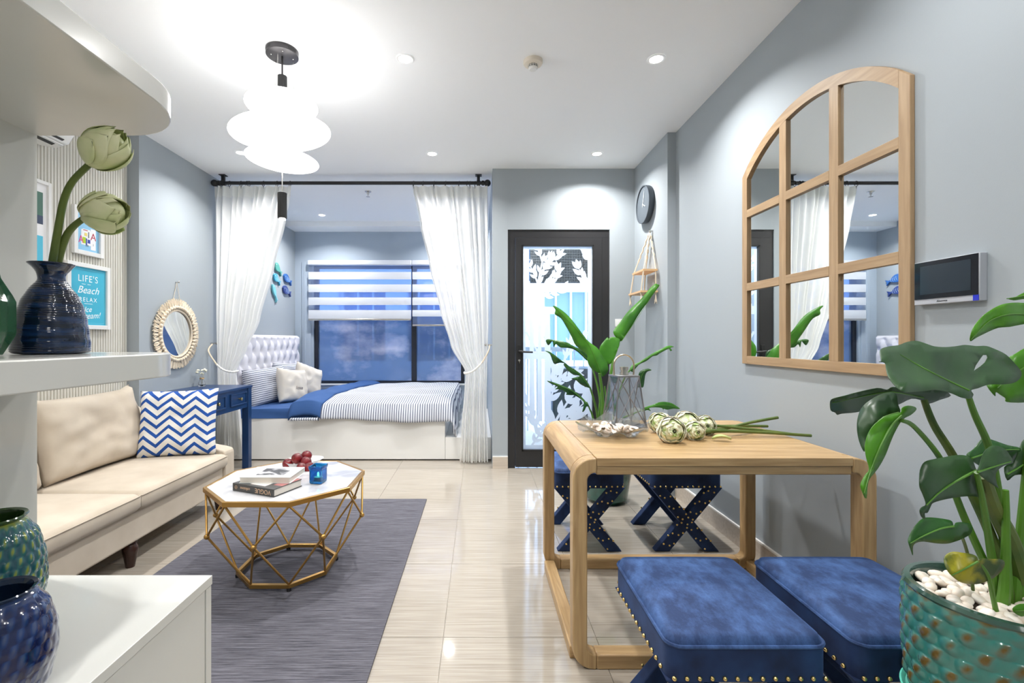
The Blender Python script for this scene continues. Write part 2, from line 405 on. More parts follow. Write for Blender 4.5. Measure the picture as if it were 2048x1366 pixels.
# door wall with opening
DX0, DX1, DZ = .262, 1.190, 2.176
struct('wall_back', MB().box(XA, DX0, YD, YD + .12, 0, ZC).box(DX1, XR + .12, YD, YD + .12, 0, ZC).box(DX0 - .001, DX1 + .001, YD, YD + .12, DZ, ZC), M_wall, smooth=False)
struct('wall_alcove_right', MB().box(XA, XA + .09, YD + .12, YW + .12, 0, ZC), M_wall2, smooth=False)
struct('wall_left', MB().box(XL - .12, XL, 3.474, YW + .12, 0, ZC), M_wall, smooth=False)
fw = struct('wall_left_fluted', MB().box(XLF - .12, XLF, YB - .1, 3.474, 0, ZC), M_flute, smooth=False)
mb = MB(); y = 1.0
while y < 3.462:
    mb.add([(XLF, y, .0), (XLF + .010, y + .003, .0), (XLF + .010, y + .013, .0), (XLF, y + .016, .0), (XLF, y, ZC), (XLF + .010, y + .003, ZC), (XLF + .010, y + .013, ZC), (XLF, y + .016, ZC)],
           [(0, 1, 5, 4), (1, 2, 6, 5), (2, 3, 7, 6)]); y += .022
obj('flute', mb, M_flute, fw, smooth=False, kind='stuff')
struct('wall_front', MB().box(XLF - .12, XR + .12, YB - .12, YB, 0, ZC), M_wall, smooth=False)
# window wall
WX0, WX1, WZ0, WZ1 = -2.285, -.20, .567, 2.20
struct('wall_alcove_back', MB().box(XL - .12, WX0, YW, YW + .14, 0, ZC).box(WX1, XA + .09, YW, YW + .14, 0, ZC)
       .box(WX0, WX1, YW, YW + .14, 0, WZ0).box(WX0, WX1, YW, YW + .14, WZ1, ZC), M_wall2, smooth=False)
struct('trim_1', MB().box(XL, XA, 6.11, YW, 2.663, ZC), M_ceil, smooth=False)['label'] = 'shallow white ceiling beam above the bedroom window'
tr = struct('trim_2', MB().box(-2.44, WX0 - .03, YW - .018, YW, .5, 2.25).box(-2.41, -2.385, YW - .026, YW - .01, .5, 2.25), M_wall2, smooth=False, bev=.003)
tr['label'] = 'painted moulding beside the bedroom window'
# skirting
def skirt(name, x0, x1, y0, y1):
    s_ = struct(name, MB().box(x0, x1, y0, y1, 0, .105), M_base, smooth=False)
    obj('cap', MB().box(x0, x1, y0, y1, .105, .114), M_basew, s_, smooth=False)
skirt('baseboard_right', XR - .012, XR, YB, YA - .012); skirt('baseboard_right_far', XR2 - .012, XR2, YA - .012, YD - .012)
skirt('baseboard_back', XA, DX0, YD - .012, YD); skirt('baseboard_back_right', DX1, XR2 - .012, YD - .012, YD)
skirt('baseboard_left', XL, XL + .012, 3.474, 4.50)

# ---- window frame
wn = struct('window_1', MB().box(WX0, WX0 + .055, YW + .03, YW + .09, WZ0, WZ1).box(WX1 - .05, WX1, YW + .03, YW + .09, WZ0, WZ1)
            .box(WX0 + .055, WX1 - .05, YW + .03, YW + .09, WZ0, WZ0 + .036).box(WX0 + .055, WX1 - .05, YW + .03, YW + .09, WZ1 - .04, WZ1), M_frame, smooth=False)
obj('mullion', MB().box(-.936, -.867, YW + .025, YW + .095, WZ0 + .036, WZ1 - .04), M_frame, wn, smooth=False, bev=.003)
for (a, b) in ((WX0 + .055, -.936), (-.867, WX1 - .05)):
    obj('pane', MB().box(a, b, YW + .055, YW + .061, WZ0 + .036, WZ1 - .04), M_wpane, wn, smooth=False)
    obj('cloud_layer', MB().add([(a, YW + .053, WZ0 + .036), (b, YW + .053, WZ0 + .036), (b, YW + .053, 1.50), (a, YW + .053, 1.50)], [(0, 1, 2, 3)]), M_cloud, wn, smooth=False, label='translucent layer on the window glass with soft clouds coloured in')  # sheet over the lower pane, soft clouds put into its colour
obj('window_sill', MB().box(WX0 - .03, WX1 + .03, YW - .02, YW + .03, WZ0 - .022, WZ0 - .001), M_white, wn, smooth=False, bev=.003)

# ---- glazed door
dr = struct('door_1', MB().box(DX0, DX0 + .068, YD + .012, YD + .075, 0, DZ - .07).box(DX1 - .068, DX1, YD + .012, YD + .075, 0, DZ - .07).box(DX0, DX1, YD + .012, YD + .075, DZ - .072, DZ), M_door, smooth=False)
GX0, GX1, GZ0, GZ1 = .391, 1.046, .160, 2.035
lf = obj('door_leaf', MB().box(DX0 + .071, GX0, YD + .002, YD + .06, .012, DZ - .075).box(GX1, DX1 - .071, YD + .002, YD + .06, .012, DZ - .075)
         .box(GX0, GX1, YD + .002, YD + .06, GZ1, DZ - .075).box(GX0, GX1, YD + .002, YD + .06, .012, GZ0), M_door, dr, smooth=False)
obj('glazing_bead', MB().box(GX0, GX0 + .012, YD - .004, YD + .03, GZ0, GZ1).box(GX1 - .012, GX1, YD - .004, YD + .03, GZ0, GZ1)
    .box(GX0, GX1, YD - .004, YD + .03, GZ1 - .010, GZ1).box(GX0, GX1, YD - .004, YD + .03, GZ0, GZ0 + .010), M_black, lf, smooth=False)
pn = obj('pane', MB().box(GX0, GX1, YD + .030, YD + .036, GZ0, GZ1), M_pane, dr, smooth=False)
obj('door_handle', MB().box(.347, .383, YD - .008, YD + .003, .905, 1.125).cyl((.365, YD + .0, 1.068), (.365, YD - .05, 1.068), .010)
    .tube([(.362, YD - .047, 1.068), (.40, YD - .05, 1.064), (.485, YD - .05, 1.060)], [.011, .010, .008], 10), M_black, dr, bev=.002, label='black lever handle')
obj('key_cylinder', MB().cyl((.365, YD - .006, .985), (.365, YD - .022, .985), .010, 14).box(.362, .368, YD - .03, YD - .02, .960, .985), M_chrome, dr, label='steel lock cylinder')
# frosted film with foliage pattern, a flat print on the glass
def dp(a, b): return (GX0 + a * (GX1 - GX0), GZ1 - b * (GZ1 - GZ0))
mb = MB(); YF = YD + .029
def flat(poly): mb.add([(x, YF, z) for x, z in poly], [tuple(range(len(poly)))])
def rect(a0, a1, b0, b1): flat([dp(a0, b0), dp(a1, b0), dp(a1, b1), dp(a0, b1)])
rect(0, .055, 0, 1); rect(.925, 1, 0, 1); rect(.055, .925, 0, .018); rect(.055, .925, .975, 1)
def leafp(a, b, ang, ln, wd=.36):
    x0, z0 = dp(a, b); pts = []
    n = 5
    for s_ in (1, -1):
        rng = range(n + 1) if s_ == 1 else range(n - 1, 0, -1)
        for i in rng:
            t = i / n; ww = wd * ln * math.sin(PI * t ** .8) ** .9 * .5
            pts.append((t * ln, s_ * ww))
    ca, sa = math.cos(ang), math.sin(ang)
    flat([(x0 + p * ca - q * sa, z0 + p * sa + q * ca) for p, q in pts])
def branch(a, b, ang, ln, wd, depth, rnd, lw=.40, ll=.075):
    x0, z0 = dp(a, b); n = 4; pl = []; pr = []
    x, z, g = x0, z0, ang; pos = []
    bend = rnd.uniform(-.35, .35)
    for i in range(n + 1):
        t = i / n; q = wd * (1 - .5 * t) / 2
        pl.append((x - math.sin(g) * q, z + math.cos(g) * q)); pr.append((x + math.sin(g) * q, z - math.cos(g) * q)); pos.append((x, z, g))
        x += math.cos(g) * ln / n; z += math.sin(g) * ln / n; g += bend / n
    flat(pl + pr[::-1])
    W_, H_ = GX1 - GX0, GZ1 - GZ0
    for i in range(1, n + 1):
        x, z, g = pos[i]; a_, b_ = (x - GX0) / W_, (GZ1 - z) / H_
        for sd in (1, -1):
            if depth > 0 and i % 2 == (0 if sd > 0 else 1): branch(a_, b_, g + sd * rnd.uniform(.5, .8), ln * .55, wd * .65, depth - 1, rnd, lw, ll)
            elif 0.03 < a_ < .93: leafp(a_, b_, g + sd * rnd.uniform(.35, .75), ll * rnd.uniform(.8, 1.2), lw)
    x, z, g = pos[-1]; leafp((x - GX0) / W_, (GZ1 - z) / H_, g, ll * 1.1, lw)
rn = random.Random(3)
branch(.20, .30, R(86), .42, .026, 1, rn, .38, .075)
branch(.27, .24, R(48), .26, .016, 0, rn, .40, .085); branch(.24, .26, R(24), .24, .014, 0, rn, .42, .085)
branch(.14, .27, R(112), .22, .014, 0, rn, .40, .06); branch(.24, .17, R(62), .22, .012, 0, rn, .40, .075)
branch(.10, .32, R(75), .12, .012, 0, rn, .38, .05)
branch(.95, .23, R(118), .24, .012, 0, rn, .46, .085); branch(.97, .11, R(110), .16, .012, 0, rn, .46, .075)
for a, w2 in ((.14, .05), (.25, .04), (.36, .07)): flat([dp(a - w2 / 2, .30), dp(a + w2 / 2, .30), dp(a + w2 / 2 + .02, .86), dp(a - w2 / 2 - .01, .86)])
flat([dp(.055, .295), dp(.50, .30), dp(.50, .335), dp(.055, .335)]); flat([dp(.055, .52), dp(.34, .52), dp(.34, .555), dp(.055, .555)])
branch(.06, .42, R(-62), .24, .024, 0, rn, .3, .04)
branch(.52, .66, R(74), .46, .03, 0, rn, .36, .075); branch(.44, .62, R(100), .30, .022, 0, rn, .36, .06); branch(.62, .55, R(60), .26, .016, 0, rn, .40, .06)
branch(.34, .95, R(64), .52, .03, 0, rn, .40, .15); branch(.44, .90, R(38), .36, .022, 0, rn, .42, .16); branch(.36, .80, R(72), .32, .022, 0, rn, .40, .12)
branch(.22, .92, R(104), .30, .035, 0, rn, .38, .10); branch(.55, .99, R(132), .30, .024, 0, rn, .40, .08); branch(.12, .99, R(58), .26, .022, 0, rn, .40, .08)
branch(.62, .985, R(30), .28, .022, 0, rn, .4, .10); branch(.40, .70, R(40), .26, .018, 0, rn, .42, .09)
for v in mb.v:
    v.x = min(max(v.x, GX0 + .001), GX1 - .001); v.z = min(max(v.z, GZ0 + .001), GZ1 - .001)
def ccw(f):
    q = [mb.v[i] for i in f]; ar = sum(a.x * b.z - b.x * a.z for a, b in zip(q, q[1:] + q[:1])); return list(f) if ar > 0 else list(f)[::-1]
def par_(f):
    q = [mb.v[i] for i in f]; return abs(sum(a.x * b.z - b.x * a.z for a, b in zip(q, q[1:] + q[:1]))) / 2
fp = MB(); res = delaunay_2d_cdt([Vector((v.x, v.z)) for v in mb.v], [], [ccw(f) for f in mb.f if par_(f) > 2e-5], 1, 1e-5)
fp.v = [Vector((v[0], YF, v[1])) for v in res[0]]; fp.f = [tuple(f) for f, of in zip(res[2], res[5]) if len(of)]; mb = fp
obj('foliage_film', mb, M_decal, pn, smooth=False, label='white frosted film cut into tree and leaf shapes')

# ---- what stands outside
M_conc = mat('pale_render', srgb(236, 240, 244), .7); M_bglass = mat('facade_glass', (.20, .30, .52), .25)
M_grey = mat('grey_steel', srgb(92, 104, 116), .5)
bal = struct('balcony_floor', MB().box(XA + .09, 2.4, YD + .12, 6.1, -.1, -.01), M_conc, smooth=False)
struct('balcony_wall', MB().box(1.42, 1.52, YD + .12, 5.9, 0, 2.9), M_conc, smooth=False)
struct('balcony_ceiling', MB().box(XA + .09, 1.52, YD + .12, 5.9, 2.78, 2.88), M_conc, smooth=False)
t = thing('balcony_railing', 'white balcony railing seen through the glazed door', 'railing', (.8, 6.0, 0))
obj('rail', MB().box(XA + .1, 1.42, 5.97, 6.03, 1.02, 1.08), M_conc, t, smooth=False)
for i in range(10): obj('baluster', MB().box(.26 + i * .12, .275 + i * .12, 5.99, 6.01, .0, 1.02), M_conc, t, smooth=False)
t = thing('outdoor_louvre', 'dark perforated air conditioner cover hanging over the balcony', 'cover', (.95, 5.5, 1.9))
obj('panel', MB().box(.60, 1.38, 5.45, 5.48, 1.84, 2.42), mat('dark_mesh', (.035, .04, .045), .5), t, smooth=False)
mb = MB()
for i in range(26): mb.box(.61 + i * .03, .613 + i * .03, 5.444, 5.45, 1.85, 2.41)
for i in range(19): mb.box(.60, 1.38, 5.444, 5.45, 1.85 + i * .03, 1.853 + i * .03)
obj('mesh_grille', mb, mat('mesh_wire', (.12, .13, .14), .4), t, smooth=False, kind='stuff')
obj('fan_housing', MB().box(.62, 1.36, 5.5, 5.8, 1.9, 2.4), M_grey, t, smooth=False, bev=.01)
t = thing('balcony_cabinet', 'grey cabinet standing on the balcony behind the glazed door', 'cabinet', (1.05, 5.2, 0))
obj('body', MB().box(.80, 1.30, 5.05, 5.5, .0, .86), M_grey, t, smooth=False, bev=.01)
obj('door', MB().box(.82, 1.28, 5.035, 5.05, .05, .82), M_grey, t, smooth=False, bev=.004)
b0 = thing('apartment_building', 'white apartment building with blue windows across from the balcony', 'building', (0, 15, -12))
mb = MB()
for k in range(-4, 7):
    z = k * 3.1 + .2; mb.box(-26, 18, 14.6, 15.6, z - .55, z + .30)
obj('floor_band', mb, M_conc, b0, smooth=False, kind='stuff')
obj('facade', MB().box(-26, 18, 15.4, 15.8, -13, 20), M_bglass, b0, smooth=False)
for i in range(20):
    obj('column', MB().box(-25 + i * 2.2, -24.3 + i * 2.2, 14.9, 15.5, -13, 20), M_conc, b0, smooth=False)
mb = MB()
for i in range(88):
    mb.box(-25.5 + i * .5, -25.45 + i * .5, 15.25, 15.4, -13, 20)
obj('window_bars', mb, M_conc, b0, smooth=False, kind='stuff')

t = thing('balcony_fill', 'unseen round light added over the balcony to whiten the door film', 'ceiling light', (.75, 5.0, 2.78))  # unseen lamp, added to light the door film from behind
obj('light_body', MB().lathe([(.13, 0), (.13, -.03), (.11, -.045), (.001, -.05)], (.75, 5.0, 2.78), 32), M_pend, t)
bl = bpy.data.lights.new('balcony_fill_beam', 'AREA'); bl.shape = 'DISK'; bl.size = .24; bl.energy = 26; bl.color = (1, .99, .97)
bo = bpy.data.objects.new('balcony_fill_beam', bl); C.objects.link(bo); bo.parent = t; bo.location = (0, 0, -.06)
# ---- downlights
def downlight(x, y, W, label, blink=True):
    t = thing('ceiling_downlight', label, 'ceiling light', (x, y, ZC), 0, 'recessed downlights in the white ceiling')
    obj('trim_ring', MB().lathe([(.036, -.001), (.036, -.004), (.046, -.006), (.050, -.003), (.050, -.0005)], (x, y, ZC), 28, cap=False), M_ceil, t)
    obj('lens', MB().lathe([(.001, -.003), (.037, -.003)], (x, y, ZC), 28, cap=False), M_lamp, t)
    l = bpy.data.lights.new('downlight_beam', 'AREA'); l.shape = 'DISK'; l.size = .085; l.energy = W; l.color = (1, .985, .965)
    o = bpy.data.objects.new('downlight_beam', l); C.objects.link(o); o.parent = t; o.location = (0, 0, -.012); l.spread = R(140)
for x, y, W, s_ in ((-.41, 2.577, LAMP_W, 'round downlight nearest the pendant lamp, left of the smoke detector'),
                    (.983, 2.58, LAMP_W, 'round downlight right of the smoke detector, near the right wall'),
                    (-.393, 3.89, LAMP_W, 'round downlight in front of the curtain rod, centre of the ceiling'),
                    (.987, 3.89, LAMP_W * .9, 'round downlight just in front of the black glazed door'),
                    (-1.98, 3.87, LAMP_W, 'round downlight half hidden behind the lowest pendant disc'),
                    (-1.96, 5.80, LAMP_W * 1.1, 'round downlight over the bed head in the sleeping alcove'),
                    (-.377, 5.85, LAMP_W * 1.1, 'round downlight over the bed foot behind the right curtain'),
                    (-1.98, 1.3, LAMP_W, 'unseen fill downlight added above the near end of the cream sofa'),  # from here on: unseen downlights added to brighten the room
                    (.983, 1.27, LAMP_W * .5, 'unseen fill downlight added above the near blue stools'),
                    (-.41, 1.0, BACK_W * .6, 'unseen fill downlight added above the grey rug near the camera'),
                    (-.41, -.5, BACK_W, 'unseen fill downlight added behind the camera, middle of the room'),
                    (.983, -.5, BACK_W, 'unseen fill downlight added behind the camera beside the right wall'),
                    (-1.98, -.5, BACK_W, 'unseen fill downlight added behind the camera beside the left wall')):
    downlight(x, y, W, s_)
# ================================================================== CEILING FITTINGS
t = thing('smoke_detector', 'round white smoke detector on the ceiling', 'smoke detector', (.302, 2.6, ZC))
obj('base', MB().lathe([(.054, 0), (.054, -.012), (.050, -.020), (.034, -.026)], (.302, 2.6, ZC), 32), mat('aged_plastic', srgb(226, 218, 204), .5), t)
obj('sensor_head', MB().lathe([(.026, -.024), (.026, -.042), (.020, -.050), (.004, -.052)], (.302, 2.6, ZC), 28), M_white, t)
mb = MB()
for zz in (-.029, -.037):
    for k in range(12):
        a = k * PI / 6; mb.add([(.302 + .0268 * math.cos(a + d), 2.6 + .0268 * math.sin(a + d), ZC + zz + q) for d, q in ((0, 0), (.38, 0), (.38, .004), (0, .004))], [(0, 1, 2, 3)])
obj('vent_slot', mb, M_black, t, kind='stuff')
t = thing('fire_sprinkler', 'small chrome fire sprinkler on the alcove ceiling', 'sprinkler', (-1.166, 4.885, ZC))
obj('escutcheon', MB().lathe([(.035, 0), (.033, -.006), (.014, -.012), (.012, -.030)], (-1.166, 4.885, ZC), 24), M_chrome, t)
obj('deflector', MB().lathe([(.004, -.030), (.006, -.052), (.022, -.054), (.022, -.056), (.001, -.058)], (-1.166, 4.885, ZC), 24), M_chrome, t)

# ---- pendant lamp
px_, py_ = -1.062, 2.51
t = thing('pendant_lamp', 'white pendant lamp of three stacked opal discs hanging from the ceiling', 'pendant lamp', (px_, py_, ZC))
M_can = mat('canopy_graphite', (.055, .052, .055), .35, .5)
obj('canopy', MB().lathe([(.083, 0), (.083, -.028), (.080, -.030), (.002, -.030)], (px_, py_, ZC), 48), M_can, t)
mb = MB()
for k in list(range(-3, 4)):
    for base in (R(230), R(330), R(100)):
        a = base + k * .09; mb.box(-.0025, .0025, -.0008, .0008, -.022, -.008)
        vs = mb.v[-8:]; M_ = Matrix.Translation((px_, py_, ZC)) @ Matrix.Rotation(a + PI / 2, 4, 'Z') @ Matrix.Translation((0, -.0832, 0))
        mb.v[-8:] = [M_ @ p for p in vs]
obj('canopy_slot', mb, M_black, t, kind='stuff')
mb = MB()
for k in range(4):
    a = R(25 + 90 * k); mb.ell((px_ + .055 * math.cos(a), py_ + .055 * math.sin(a), ZC - .031), .004, .004, .003, n=10, m=6)
obj('screw', mb, M_chrome, t, kind='stuff')
obj('suspension_rod', MB().cyl((px_, py_, ZC - .03), (px_, py_, 2.49), .005, 12), M_can, t)
mb = MB()
for k in range(3):
    a = R(30 + 120 * k); mb.cyl((px_ + .055 * math.cos(a), py_ + .055 * math.sin(a), ZC - .03), (px_ + .06 * math.cos(a), py_ + .06 * math.sin(a), 2.49), .0009, 6)
obj('suspension_wire', mb, M_chrome, t, kind='stuff')
def ribbed(z0, z1, r): return MB().lathe([(r * .8, z0), (r, z0 + .002), (r, z1 - .002), (r * .8, z1)], (px_, py_, 0), 60, fn=lambda a, z, i: .0012 * math.cos(20 * a))
obj('socket_cover', ribbed(2.50, 2.595, .0235), M_black, t, label='black ribbed upper cylinder')
def disc(c, r, h, ax, ay, name='opal_disc'):
    prof = []; n = 22
    for i in range(n + 1):
        th = -PI / 2 + PI * i / n; prof.append((max(r * math.cos(th), .038), h * math.sin(th)))
    m_ = MB().lathe(prof, (0, 0, 0), 64, cap=False)
    m_.xf(Matrix.Translation(c) @ Euler((ax, ay, 0)).to_matrix().to_4x4())
    return obj(name, m_, M_pend, t, ang=80)
disc((-1.0639, 2.51, 2.435), .1847, .070, .1096, .0179); disc((-1.0688, 2.51, 2.290), .258, .0698, .0997, -.0747); disc((-1.0606, 2.51, 2.1407), .1869, .0514, .0853, .0966)
obj('drop_rod', MB().cyl((px_, py_, 2.50), (px_, py_, 1.965), .003, 8), M_chrome, t)
obj('spot_cylinder', ribbed(1.825, 1.965, .0225), M_black, t, label='black ribbed spotlight cylinder below the discs')
obj('spot_lens', MB().cyl((px_, py_, 1.828), (px_, py_, 1.818), .017, 20), M_lamp, t)

# unseen opal globe added behind the camera, brightens the ceiling
t2 = thing('fill_globe', 'unseen opal globe added behind the camera to brighten the ceiling', 'pendant lamp', (.55, -1.0, ZC))
obj('globe', MB().ell((.55, -1.0, 2.20), .20, .20, .20, n=32, m=20), M_pend, t2)
obj('cable', MB().cyl((.55, -1.0, ZC), (.55, -1.0, 2.39), .004, 8).lathe([(.05, 0), (.05, -.025), (.001, -.026)], (.55, -1.0, ZC), 24), M_black, t2)
# ================================================================== CURTAINS
YC = 4.40; ZR = 2.655
t = thing('curtain_rod', 'black metal curtain rod across the sleeping alcove', 'curtain rod', (-1.2, YC, ZR))
obj('rod', MB().cyl((-2.50, YC, ZR), (.075, YC, ZR), .0165, 20), M_black, t)
for x in (-2.502, .080):
    obj('finial', MB().ell((x, YC, ZR), .032, .032, .032).cyl((x + (.03 if x < 0 else -.03), YC, ZR), (x + (.055 if x < 0 else -.055), YC, ZR), .023), M_black, t)
for x in (-2.42, -.005):
    b = obj('bracket', MB().box(x - .014, x + .014, YC - .014, YC + .014, ZR + .01, ZC - .004).box(x - .03, x + .03, YC - .03, YC + .03, ZC - .006, ZC).cyl((x - .016, YC, ZR), (x + .016, YC, ZR), .026), M_black, t, bev=.002)
def ring(x):
    pts = [(x + .004 * math.sin(a), YC + .022 * math.cos(a), ZR - .006 + .024 * math.sin(a)) for a in [2 * PI * k / 16 for k in range(17)]]
    return obj('curtain_ring', MB().tube(pts, .0028, 6, cap=False).cyl((x, YC, ZR - .028), (x, YC, ZR - .05), .002, 6), M_black, t)
for px in (436, 442, 459, 482, 494, 498, 527, 554, 580): ring((px - 958) * YC / 930)
for px in (827, 846, 868, 891, 918, 934, 940, 950, 960, 972): ring((px - 958) * YC / 930)
def lerp(a, b, t_): return a + (b - a) * t_
def interp(tab, z):
    for (z0, a0), (z1, a1) in zip(tab, tab[1:]):
        if z <= z0 and z >= z1:
            q = (z0 - z) / (z0 - z1 + 1e-9); q = q * q * (3 - 2 * q) * .45 + q * .55
            return a0 + (a1 - a0) * q
    return tab[-1][1] if z < tab[-1][0] else tab[0][1]
def curtain(label, left, right, zt, zb, ztie, npl, seed, hookpt, tiepts):
    """left/right: (z, x) tables"""
    rnd = random.Random(seed); ph = [rnd.uniform(-.35, .35) for _ in range(80)]
    th = thing('sheer_curtain', label, 'curtain', ((left[0][1] + right[0][1]) / 2, YC, 0), 0, 'tied back white sheer curtains')
    def fn(u, v, z0=zt, z1=zb):
        z = z0 + (z1 - z0) * v
        xl, xr = interp(left, z), interp(right, z); wd = xr - xl
        tie = math.exp(-((z - ztie) / .30) ** 2)
        k = u * npl; i0 = int(k)
        uu = u + .35 / npl * math.sin(2 * PI * k * .37 + seed) * .6
        topk = math.exp(-((z - zt) / .10) ** 2)
        A = .030 * (1 - .6 * tie) * (1 - .4 * topk) + .003
        s_ = math.sin(2 * PI * k + .7 * math.sin(k * 1.7 + seed) * (1 - topk))
        y_ = YC + A * s_ + .003 * math.sin(4 * PI * k + z * 2) * (1 - tie) + (.012 * math.sin(k * .9 + z * 1.5)) * (1 - topk) * (1 - tie)
        y_ -= .0 if z > ztie else 0
        x_ = xl + wd * min(max(uu, 0), 1)
        zz = z
        if v > .985: zz += .003 * math.sin(2 * PI * k * .4)
        return Vector((x_, y_, zz))
    obj('curtain_panel', MB().grid(fn, npl * 12, 90), M_sheer, th, ang=180)
    def hd(u, v):
        p = fn(u, v * .04); p.y -= .002; return p
    obj('pleated_heading', MB().grid(hd, npl * 12, 4), M_headb, th, ang=180)
    tb = thing('curtain_tieback', label.split(' white')[0].replace('left', 'pearl rope holding the left curtain').replace('right', 'pearl rope holding the right curtain') + ' to its wall hook', 'tieback', hookpt, 0, 'pearl rope tiebacks')
    pts = catmull(tiepts, 5, closed=False)
    k1 = int(len(pts) * .42)
    obj('cord', MB().tube(pts[:k1 + 1], .0075, 8).tube(pts[k1:], .0025, 6), M_rope, tb)
    mb = MB()
    for q in pts[k1:]: mb.ell(q, .0105, .0105, .0105, n=10, m=6)
    obj('pearls', mb, M_pearl, tb, kind='stuff')
    sx = 1 if hookpt[0] < 0 else -1
    obj('hook', MB().cyl((hookpt[0] - sx * .02, hookpt[1], hookpt[2] + .008), (hookpt[0] + sx * .035, hookpt[1], hookpt[2] + .008), .008).ell((hookpt[0] + sx * .04, hookpt[1], hookpt[2] + .008), .013, .013, .013), M_chrome, tb)
sC = YC / 930
def tab(rows): return [(CAMZ + (680 - y) * sC, (x - 958) * sC) for x, y in rows]
curtain('left white sheer curtain tied back beside the blue desk', tab([(427, 373), (429, 520), (430, 640), (434, 742), (436, 800), (430, 915)]),
        tab([(583, 373), (570, 440), (548, 530), (519, 640), (493, 700), (472, 742), (474, 770), (481, 830), (488, 915)]), 2.624, .075, .877, 11, 1,
        (-2.52, YC, 1.13), [(-2.515, 4.385, 1.13), (-2.52, 4.33, 1.07), (-2.46, 4.325, .97), (-2.42, 4.33, .92), (-2.36, 4.325, .885), (-2.30, 4.335, .872), (-2.283, 4.40, .876)])
curtain('right white sheer curtain tied back beside the door wall', tab([(823, 373), (838, 450), (856, 530), (878, 620), (900, 692), (931, 746), (928, 780), (922, 850), (918, 922)]),
        tab([(975, 373), (977, 500), (977, 640), (974, 745), (973, 800), (976, 922)]), 2.624, .018, .86, 11, 2,
        (.105, YC, 1.115), [(.10, 4.385, 1.115), (.085, 4.33, 1.06), (.04, 4.325, .98), (0, 4.325, .93), (-.06, 4.325, .88), (-.125, 4.335, .858), (-.138, 4.40, .862)])

# ---- zebra blinds
def blind(label, x0, x1, bands, zb, sheer_top):
    t = thing('zebra_blind', label, 'blind', ((x0 + x1) / 2, YW - .06, 2.21), 0, 'silver zebra blinds on the bedroom window')
    obj('cassette', MB().box(x0 - .015, x1 + .010, YW - .10, YW - .018, 2.185, 2.26), M_zband, t, bev=.02, bseg=4)
    obj('sheer_fabric', MB().grid(lambda u, v: Vector((lerp(x0, x1, u), YW - .075, lerp(2.19, zb, v))), 1, 24), M_zsheer, t, ang=180)
    for a, b in bands:
        obj('opaque_band', MB().grid(lambda u, v: Vector((lerp(x0, x1, u), YW - .080 - .003 * math.sin(v * PI), lerp(a, b, v))), 1, 4), M_zband, t, ang=180)
    obj('bottom_rail', MB().box(x0, x1, YW - .092, YW - .066, zb - .018, zb + .008), M_chrome, t, bev=.005)
Bd = [(2.098, 1.996), (1.928, 1.822), (1.750, 1.646), (1.578, 1.458)]
blind('wider silver zebra blind on the left window pane', -2.325, -.925, Bd, 1.452, 0)
blind('narrower silver zebra blind hanging lower on the right window pane', -.908, -.25, Bd[:3] + [(1.578, 1.49)], 1.375, 0)

# ================================================================== BED
t = thing('bed', 'white box bed with tufted headboard in the sleeping alcove', 'bed', (-1.4, 5.4, 0))
BY = 4.515
obj('bed_base', MB().box(XL + .012, -.33, BY, 6.40, .012, .408), M_white, t, smooth=False, bev=.003)
obj('plinth', MB().box(XL + .012, XA - .004, BY + .025, 6.36, 0, .02), M_black, t, smooth=False)
obj('step_box', MB().box(-.328, XA - .004, BY, 6.40, .012, .226), M_white, t, smooth=False, bev=.003, label='low white step box at the bed foot')
m_ = MB()
def matt(u, v):
    x = lerp(-2.43, -.34, u); s_ = v
    # profile front edge up and over
    if v < .25:
        q = v / .25; return Vector((x, BY - .006 + .012 * q + .004 * math.sin(x * 9 + q * 3), .409 + .085 * q))
    q = (v - .25) / .75; return Vector((x, lerp(BY + .012, 6.39, q), .500 + .006 * math.sin(x * 3 + q * 4)))
obj('mattress', m_.grid(matt, 60, 24), M_sheet, t, ang=60, label='mattress under a royal blue sheet')
# tufted headboard
HX, HY0, HY1, HZ0, HZ1 = -2.435, 4.60, 6.335, .42, 1.228
def tuft(y, z):
    a = (y - HY0) / .089; b = (HZ1 - .052 - z) / .132
    p, q = (a + b) / 2, (a - b) / 2
    cr = abs(math.sin(PI * p) * math.sin(PI * q))
    # distance to nearest button
    best = 9
    b0 = round(b)
    for bb in (b0 - 1, b0, b0 + 1):
        aa = round((a - (bb % 2)) / 2) * 2 + (bb % 2)
        for a2 in (aa - 2, aa, aa + 2):
            best = min(best, math.hypot((a - a2) * .089, (b - bb) * .132))
    return .010 * cr ** .4 + .028 * (1 - math.exp(-(best / .036) ** 1.4)) 
def hb(u, v):
    y = lerp(HY0, HY1, u); z = lerp(HZ0, HZ1, v)
    e = min((y - HY0), (HY1 - y), (HZ1 - z)); ef = min(max(e, 0) / .035, 1) ; ef = math.sin(ef * PI / 2)
    return Vector((HX - .045 + (.012 + tuft(y, z)) * ef, y, z))
hbd = obj('headboard', MB().grid(hb, 260, 120), M_head, t, ang=180, label='white diamond-tufted headboard')
obj('headboard_back', MB().box(XL + .012, HX - .04, HY0, HY1, .40, HZ1), M_head, t, bev=.012)
mb = MB()
for bb in range(0, 6):
    for k in range(0, 22):
        if (k + bb) % 2: continue
        y = HY0 + k * .089; z = HZ1 - .052 - bb * .132
        if y < HY0 + .02 or y > HY1 - .02 or z < HZ0: continue
        mb.ell((HX - .030, y, z), .006, .011, .011, n=10, m=6)
obj('buttons', mb, M_head, hbd, kind='stuff')
